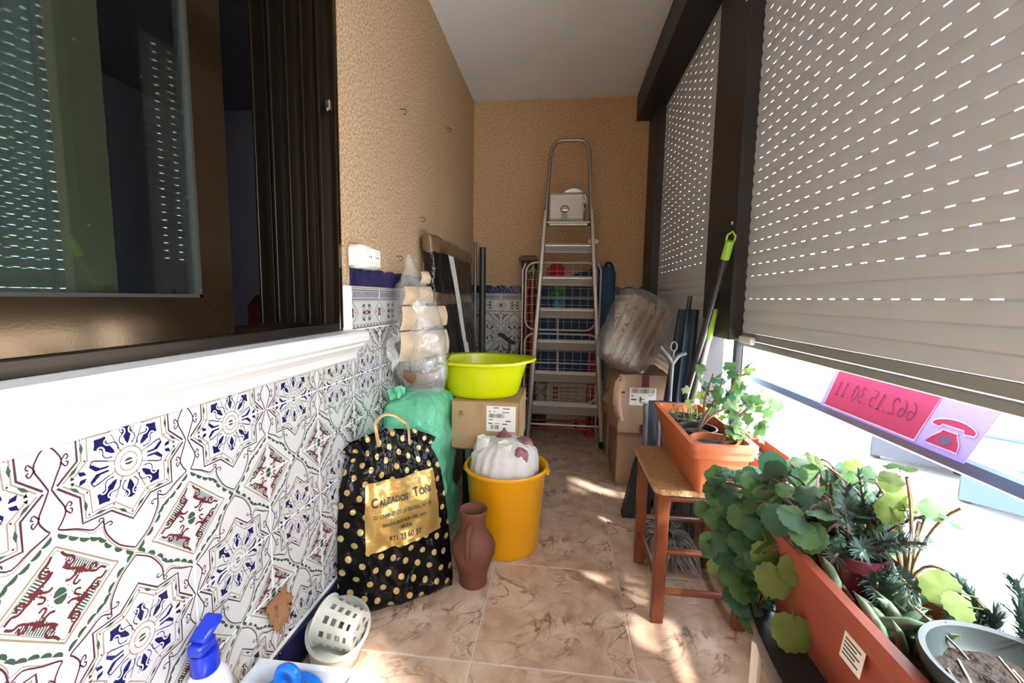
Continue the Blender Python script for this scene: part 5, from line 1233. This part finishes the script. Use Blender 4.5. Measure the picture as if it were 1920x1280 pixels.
# low dark table under the front planter
DT = mat('dark_table', (.018, .018, .022), .35)
tbz = .372
dt = thing('low_table', 'low dark oval table with white legs under the front planter', 'table', (.50, .66, 0))
ov = [(.495 + .118 * math.copysign(abs(math.cos(a)) ** .75, math.cos(a)), .56 + .42 * math.copysign(abs(math.sin(a)) ** .75, math.sin(a))) for a in [2 * PI * k / 48 for k in range(48)]]
b = MB()
for sc_, z in ((.86, tbz - .075), (.97, tbz - .03), (1.0, tbz - .006), (1.0, tbz + .004), (.965, tbz + .004), (.95, tbz - .006)): b.v += [Vector((.495 + (x - .495) * sc_, .56 + (y - .56) * (.5 + .5 * sc_), z)) for x, y in ov]
for k in range(5):
    for i in range(48): b.f.append([k * 48 + i, k * 48 + (i + 1) % 48, (k + 1) * 48 + (i + 1) % 48, (k + 1) * 48 + i]); b.m.append(0)
b.f.append(list(range(48))[::-1]); b.m.append(0); b.f.append([5 * 48 + i for i in range(48)]); b.m.append(0)
b.obj('table_top', DT, dt, True, angle=50)
for x, y in ((.415, .86), (.575, .86), (.415, .28), (.575, .28)): MB().tube([(x, y, tbz - .06), (x + (.0 if x > .5 else -.0), y, 0)], .010, 8).obj('leg', WHT, dt, True)
p3_ = trough('terracotta_planter', 'long dull red planter at the window in the foreground, with a white label', .432, .612, .30, .93, .3665, .552, .028, mat('dull_red_plastic', (.36, .085, .05), .42, var=(12, (.32, .07, .045), .4, .7)), soil=.505)
b = MB(); LMx = frame((0, -1, 0), (.13, 0, .99), (-.99, 0, .13), (.4400, .635, .488)); b.prism([(-.022, -.022), (.022, -.022), (.022, .022), (-.022, .022)], 0, .0012, LMx); lb3 = b.obj('label', LAB, p3_)
b = MB(); [b.prism([(-.018, z), (.016 - .008 * (k % 2), z), (.016 - .008 * (k % 2), z + .0022), (-.018, z + .0022)], .0012, .0016, LMx) for k, z in enumerate((-.014, -.008, -.002, .004, .010))]; b.obj('print', PRT, lb3)

# leafy trailing plant
rng = random.Random(11); lp_ = thing('trailing_plant', 'big trailing plant with scalloped round leaves spilling over the front planter', 'plant', (.50, .84, .52)); b = MB()
CL = [((.445, 1.08, .46), (.055, .10, .13), 74), ((.455, .94, .45), (.055, .09, .13), 58), ((.50, .95, .565), (.085, .13, .045), 58), ((.585, 1.03, .60), (.045, .13, .045), 26), ((.450, .875, .38), (.030, .06, .07), 20), ((.585, .87, .605), (.03, .11, .05), 20), ((.495, .86, .60), (.055, .09, .035), 26), ((.49, 1.02, .35), (.05, .07, .05), 16)]
spots = []
for c, r, n in CL:
    while n:
        d = Vector((rng.gauss(0, 1), rng.gauss(0, 1), rng.gauss(0, 1))).normalized()
        if d.dot((CAMP - Vector(c)).normalized()) < -.25: continue
        q = rng.uniform(.72, 1.0); p = Vector((c[0] + d.x * r[0] * q, c[1] + d.y * r[1] * q, c[2] + d.z * r[2] * q))
        if p.x > .425 and p.y < .89 and p.z < .555: continue
        if p.x > .38 and p.y > 1.17 and p.z < .60: continue
        spots.append((p, d)); n -= 1
for k, (p, d) in enumerate(spots):
    if k % 4 == 0:
        r0_ = Vector((rng.uniform(.47, .58), rng.uniform(.72, .86), .51)); P = bez(r0_, Vector(((r0_.x + p.x) / 2 - .01, (r0_.y + p.y) / 2 + .02, max(r0_.z, p.z) + .06)), p, 9); b.tube(P, [.0035 - .0015 * i / 9 for i in range(10)], 5)
b.obj('stems', mat('purple_stem', (.13, .07, .06), .7), lp_, True)
for p, d in spots:
    view = (CAMP - p).normalized()
    out = Vector((rng.uniform(-.8, .5), rng.uniform(-.9, .5), rng.uniform(-.9, .1))) + d * .4
    up = view * .6 + d * .5 + Vector((-.1, 0, .45)) + Vector((rng.uniform(-.35, .35), rng.uniform(-.35, .35), rng.uniform(-.3, .3)))
    put_leaf(lp_, LM[rng.choice('gggddb'), 'round'], p, rng.uniform(.030, .062), out, up, rng)
for (p, s_) in (((.418, .868, .530), .074), ((.440, .80, .545), .072), ((.428, .83, .500), .066), ((.430, .775, .445), .068), ((.385, 1.01, .39), .042), ((.395, .99, .43), .036)):
    put_leaf(lp_, LM['y', 'round'], p, s_, (rng.uniform(-.5, .3), -.2, -.8), (-.35, -.75, .45), rng)
# yellow-green big-leaved plant by the glass
t = thing('broad_leaf_plant', 'tall plant with big yellow-green leaves and bare stalks at the window on the right', 'plant', (.57, .70, .50)); b = MB(); lv = []
for e in ((.535, .70, .735), (.598, .68, .700), (.575, .72, .655), (.605, .74, .665), (.590, .62, .585), (.545, .79, .70), (.600, .86, .68), (.56, .95, .66), (.60, .57, .56), (.608, .64, .63))[:8]:
    P = bez((.565, .72, .50), (.59, .74, .64), e, 9); b.tube(P, .0028, 5); lv.append(Vector(e))
b.obj('stems', STEM, t, True)
for p in lv:
    for q in range(2):
        put_leaf(t, LM[rng.choice('yyg'), 'round'], p + Vector((rng.uniform(-.02, .02), rng.uniform(-.03, .03), rng.uniform(-.03, .012))), rng.uniform(.030, .052), (rng.uniform(-1, .4), rng.uniform(-.5, .8), rng.uniform(-.3, .5)), (-.5, -.5, .7), rng)
# rosemary: needle sprays
NEED = mat('rosemary_needle', (.045, .095, .085), .6)
def rosemary(label, base, heads, seed):
    rng = random.Random(seed); t = thing('rosemary', label, 'plant', base); sb = MB(); nb_ = MB()
    for h in heads:
        P = bez(base, Vector(base).lerp(Vector(h), .5) + Vector((rng.uniform(-.02, .02), 0, .04)), h, 12); sb.tube(P, .0026, 5)
        for i in range(3, 13):
            for k in range(16):
                a = rng.uniform(0, 2 * PI); d = (P[min(i + 1, 12)] - P[i - 1]).normalized(); s_ = d.orthogonal().normalized(); s_ = Matrix.Rotation(a, 3, d) @ s_
                L = rng.uniform(.016, .030); p = P[i - 1].lerp(P[i], rng.random()); tip = p + (s_ * .8 + d * .6).normalized() * L; w = d.cross(s_).normalized() * .0013
                nb_.add([p + w, p - w, p.lerp(tip, .6) - w, tip, p.lerp(tip, .6) + w], [[0, 1, 2, 3, 4]])
    sb.obj('stems', STEM, t, True); tag(nb_.obj('needles', NEED, t, recalc=False), kind='stuff')
rosemary('bushy blue-green rosemary in the middle of the front planter', (.545, .80, .51), [(.49, .76, .655), (.50, .72, .60), (.47, .74, .575), (.53, .82, .665), (.51, .70, .55), (.555, .73, .615), (.485, .80, .62), (.545, .68, .565), (.565, .78, .65), (.50, .66, .535), (.58, .80, .695), (.595, .74, .655), (.56, .84, .685), (.60, .82, .64), (.575, .70, .63)], 4)
rosemary('small rosemary sprig to the right of the bushy one', (.585, .60, .51), [(.585, .66, .60), (.60, .62, .575), (.565, .64, .565), (.60, .58, .55)], 6)
rosemary('dark rosemary outlined against the daylight at the right edge of the picture', (.615, .56, .50), [(.625, .62, .625), (.64, .60, .60), (.612, .60, .60), (.632, .57, .57), (.60, .57, .585)], 8)
# succulent with long pointed leaves
SUC = mat('succulent_leaf', (.12, .18, .115), .4, var=(20, (.08, .13, .08), .4, .7)); sc_ = thing('succulent', 'grey-green succulent with long pointed leaves in the front planter', 'plant', (.475, .60, .51))
sm = MB(); sm.tube([(0, 0, 0), (0, .3, .06), (0, .7, .08), (0, 1, .03)], [.09, .13, .09, .004], 7); sme = sm.mesh('succulent_leaf', SUC, True, angle=180)
rng = random.Random(15)
for k in range(46):
    c = Vector((.500 + rng.uniform(-.022, .06), .655 + rng.uniform(-.05, .12), .508)); y = Vector((rng.uniform(-.55, .6), rng.uniform(-1, .6), rng.uniform(.25, .9))).normalized(); z = Vector((0, 0, 1)) - y * y.z; z.normalize(); x = y.cross(z)
    s_ = rng.uniform(.045, .085); inst('leaf', sme, sc_, c, frame(x, y, z).to_3x3(), (s_ * .8, s_, s_))
# maroon pot and round dark pot standing in the planter
MAP = mat('maroon_pot', (.075, .013, .022), .35)
small_pot('flower_pot', 'glossy maroon pot among the leaves of the front planter', .520, .775, .455, .050, .12, MAP)
small_pot('flower_pot', 'bright terracotta pot rim behind the maroon pot in the front planter', .515, .875, .440, .048, .14, TC)
GP = mat('dark_green_pot', (.016, .027, .029), .45)
rp = thing('round_pot', 'round dark green pot with dry twigs at the bottom right corner', 'pot', (.53, .51, .487))
MB().lathe([(0, .0), (.062, .0), (.078, .075), (.083, .078), (.087, .092), (.085, .097), (.078, .095), (.072, .075), (.05, .05), (0, .045)], 44, 0, (.53, .51, .485)).obj('pot', GP, rp, True, angle=50)
MB().grid(lambda u, v: Vector((.53 + .072 * v * math.cos(2 * PI * u), .51 + .072 * v * math.sin(2 * PI * u), .555 + .006 * nz((math.cos(6.28 * u) * v * 4, math.sin(6.28 * u) * v * 4, 0), 1.5, 1))), 24, 8, closeu=True).obj('soil', SOIL, rp, True, angle=180)
for k in range(12):
    a = rng.uniform(0, 6.28); p = Vector((.53 + .05 * math.cos(a), .51 + .05 * math.sin(a), .535)); MB().tube(bez(p, p + Vector((rng.uniform(-.03, .03), rng.uniform(-.03, .05), .02)), p + Vector((rng.uniform(-.06, .06), rng.uniform(-.05, .08), rng.uniform(.006, .05))), 5), .0018, 4).obj('twig', mat('dry_twig', (.20, .16, .13), .9), rp, True)

# ------------------------------------------------------------------ railing, phone banner, street
RLB = mat('haze_blue_rail', (.08, .14, .27), .4, .3)  # blue haze over the railing is mixed into this colour
b = MB(); struct(MB().b2(.785, .825, YF, YB, .668, .704, 0, .006).obj('trim_2', RLB)); 
for y in (2.75, 1.95, -.1, -1.2): struct(MB().b2(.795, .815, y - .012, y + .012, .35, .669).obj('trim_3', RLB))
bn_ = thing('phone_banner', 'pink sale banner with a telephone sign and number hanging outside the window', 'banner', (.77, 1.1, .70))
PK = mat('pink_banner', (.85, .14, .27), .5, trans=.65); LV = mat('lilac_banner', (.30, .26, .50), .6, trans=.6)
BM = frame((0, 1, 0), (0, 0, 1), (1, 0, 0), (.772, 0, 0))
def skew(p): return (p[0] - .50 * (p[1] - .70), p[1])      # the cloth hangs askew
by0, by1 = .885, 1.345
b = MB(); b.prism([skew(p) for p in ((by0, .698), (by1, .698), (by1, .860), (by0, .860))], 0, .0012, BM); b.obj('sheet', LV, bn_)
PNL = [skew(p) for p in ((by0 + .118, .705), (by1 - .018, .705), (by1 - .018, .835), (by0 + .118, .835))]
b = MB(); b.prism(PNL, -.001, .0022, BM); pk_ = b.obj('pink_panel', PK, bn_)
WK = mat('white_edge', (.9, .82, .88), .5, trans=.5); IK = mat('marker_ink', (.16, .01, .04), .6)
def both_sides(mb, paths, w, closed=False):
    for d in (-.0022, .0030):
        o_ = len(mb.v)
        for p in paths: mb.ribbon(p, w, 0, closed=closed)
        for i in range(o_, len(mb.v)): v = mb.v[i]; mb.v[i] = BM @ Vector((v.x, v.y, d))
b = MB(); both_sides(b, [PNL], .004, True); b.obj('white_border', WK, bn_)
# hand-drawn number, written to be read from the street, so from indoors it is mirrored
STRK = {'6': [sp2([(.8, 1), (.35, .8), (.08, .4), (.25, .03), (.7, .05), (.85, .32), (.6, .5), (.15, .38)])], '2': [sp2([(.1, .75), (.4, 1), (.8, .8), (.6, .45), (.1, .02)]) + [(.9, .02)]], '1': [[(.2, .75), (.55, 1), (.55, 0)], [(.25, 0), (.85, 0)]],
        '5': [[(.85, 1), (.25, 1), (.2, .58)] + sp2([(.2, .58), (.7, .6), (.85, .3), (.55, .0), (.12, .08)])], '3': [sp2([(.15, .9), (.55, 1), (.8, .78), (.4, .55), (.85, .3), (.5, 0), (.1, .1)])], '0': [sp2([(.5, 1), (.1, .6), (.2, .1), (.5, 0), (.85, .4), (.75, .85), (.5, 1)])], '.': [[(.3, 0), (.55, .0)], [(.3, .09), (.55, .09)]]}
x = by0 + .150; b = MB(); cw = .026; chh = .042
for c in '662.15.30.11':
    w_ = cw if c != '.' else cw * .55
    both_sides(b, [[skew((x + px * w_ * .85, .745 + py * chh)) for px, py in s_] for s_ in STRK[c]], .0022); x += w_
tag(b.obj('lettering', IK, pk_, recalc=False), kind='stuff')
S_ = .62
base = [(-.048, 0), (.048, 0), (.040, .030), (.024, .052), (.022, .062), (-.022, .062), (-.024, .052), (-.040, .030)]
hand = sp2([(-.060, .070), (-.058, .086), (-.030, .100), (.0, .104), (.030, .100), (.058, .086), (.060, .070)], 3) + [(.034, .066), (.030, .078), (-.030, .078), (-.034, .066)]
ring_ = [(.017 * math.cos(2 * PI * k / 20), .028 + .017 * math.sin(2 * PI * k / 20)) for k in range(20)]
def ppl(pts): return [skew((by0 + .058 + x * S_ * 1.25, .712 + y * S_)) for x, y in pts]
ph = MB(); ph.prism(ppl(base), -.001, .0022, BM); ph.prism(ppl(hand), -.001, .0022, BM); sg = ph.obj('telephone_sign', PK, bn_)
b = MB(); b.prism(ppl(ring_), -.0018, .003, BM); b.obj('dial', LV, sg)
b = MB(); both_sides(b, [ppl(base), ppl(hand)], .003, True); b.obj('outline', WK, sg)
b = MB(); b.b2(.83, 80, -60, 80, -3.4, -3.2); struct(b.obj('ground', mat('pale_street', (.82, .80, .76), .9, var=(.6, (.74, .72, .69), .4, .7)), org=(1, 0, -3.2)))
struct(MB().b2(XR - .1, XR + .2, YF, YB + .2, -3.2, -.141).obj('wall_below', CONC))
def car(x, y, rot, colr, label):
    t = thing('parked_car', label, 'car', (x, y, -3.2)); t.rotation_euler = (0, 0, rot); pm_ = mat('car_paint_' + label.split()[0], colr, .25, .2)
    def add(bm_, name, ma, sm=False):
        ob = bpy.data.objects.new(name, bm_.mesh(name, ma, sm)); COL.objects.link(ob); ob.parent = t; return ob
    F = frame((1, 0, 0), (0, 0, 1), (0, -1, 0))
    b = MB(); b.prism([(-2.1, .28), (2.05, .28), (2.1, .6), (1.95, .82), (1.0, .95), (-1.75, .98), (-2.08, .8)], -.84, .84, F); add(b, 'body', pm_)
    b = MB(); b.prism([(-1.6, .95), (1.0, .93), (.35, 1.42), (-1.1, 1.45)], -.70, .70, F); add(b, 'cabin', mat('car_glass', (.03, .04, .05), .1))
    b = MB(); b.prism([(-1.12, 1.43), (.38, 1.40), (.30, 1.47), (-1.05, 1.50)], -.71, .71, F); add(b, 'roof', pm_)
    for wx in (-1.3, 1.3):
        for wy in (-.80, .80): add(MB().lathe([(0, -.1), (.30, -.1), (.32, -.06), (.32, .06), (.30, .1), (0, .1)], 24, 0, (wx, wy, .32), M=Matrix.Rotation(PI / 2, 3, 'X')), 'wheel', RUB, True)
car(10.1, 13.0, .91, (.006, .009, .02), 'dark blue parked car down in the bright street beyond the railing')
car(10.2, 10.2, .78, (.012, .03, .075), 'steel blue parked car in the street, nearer the right edge')
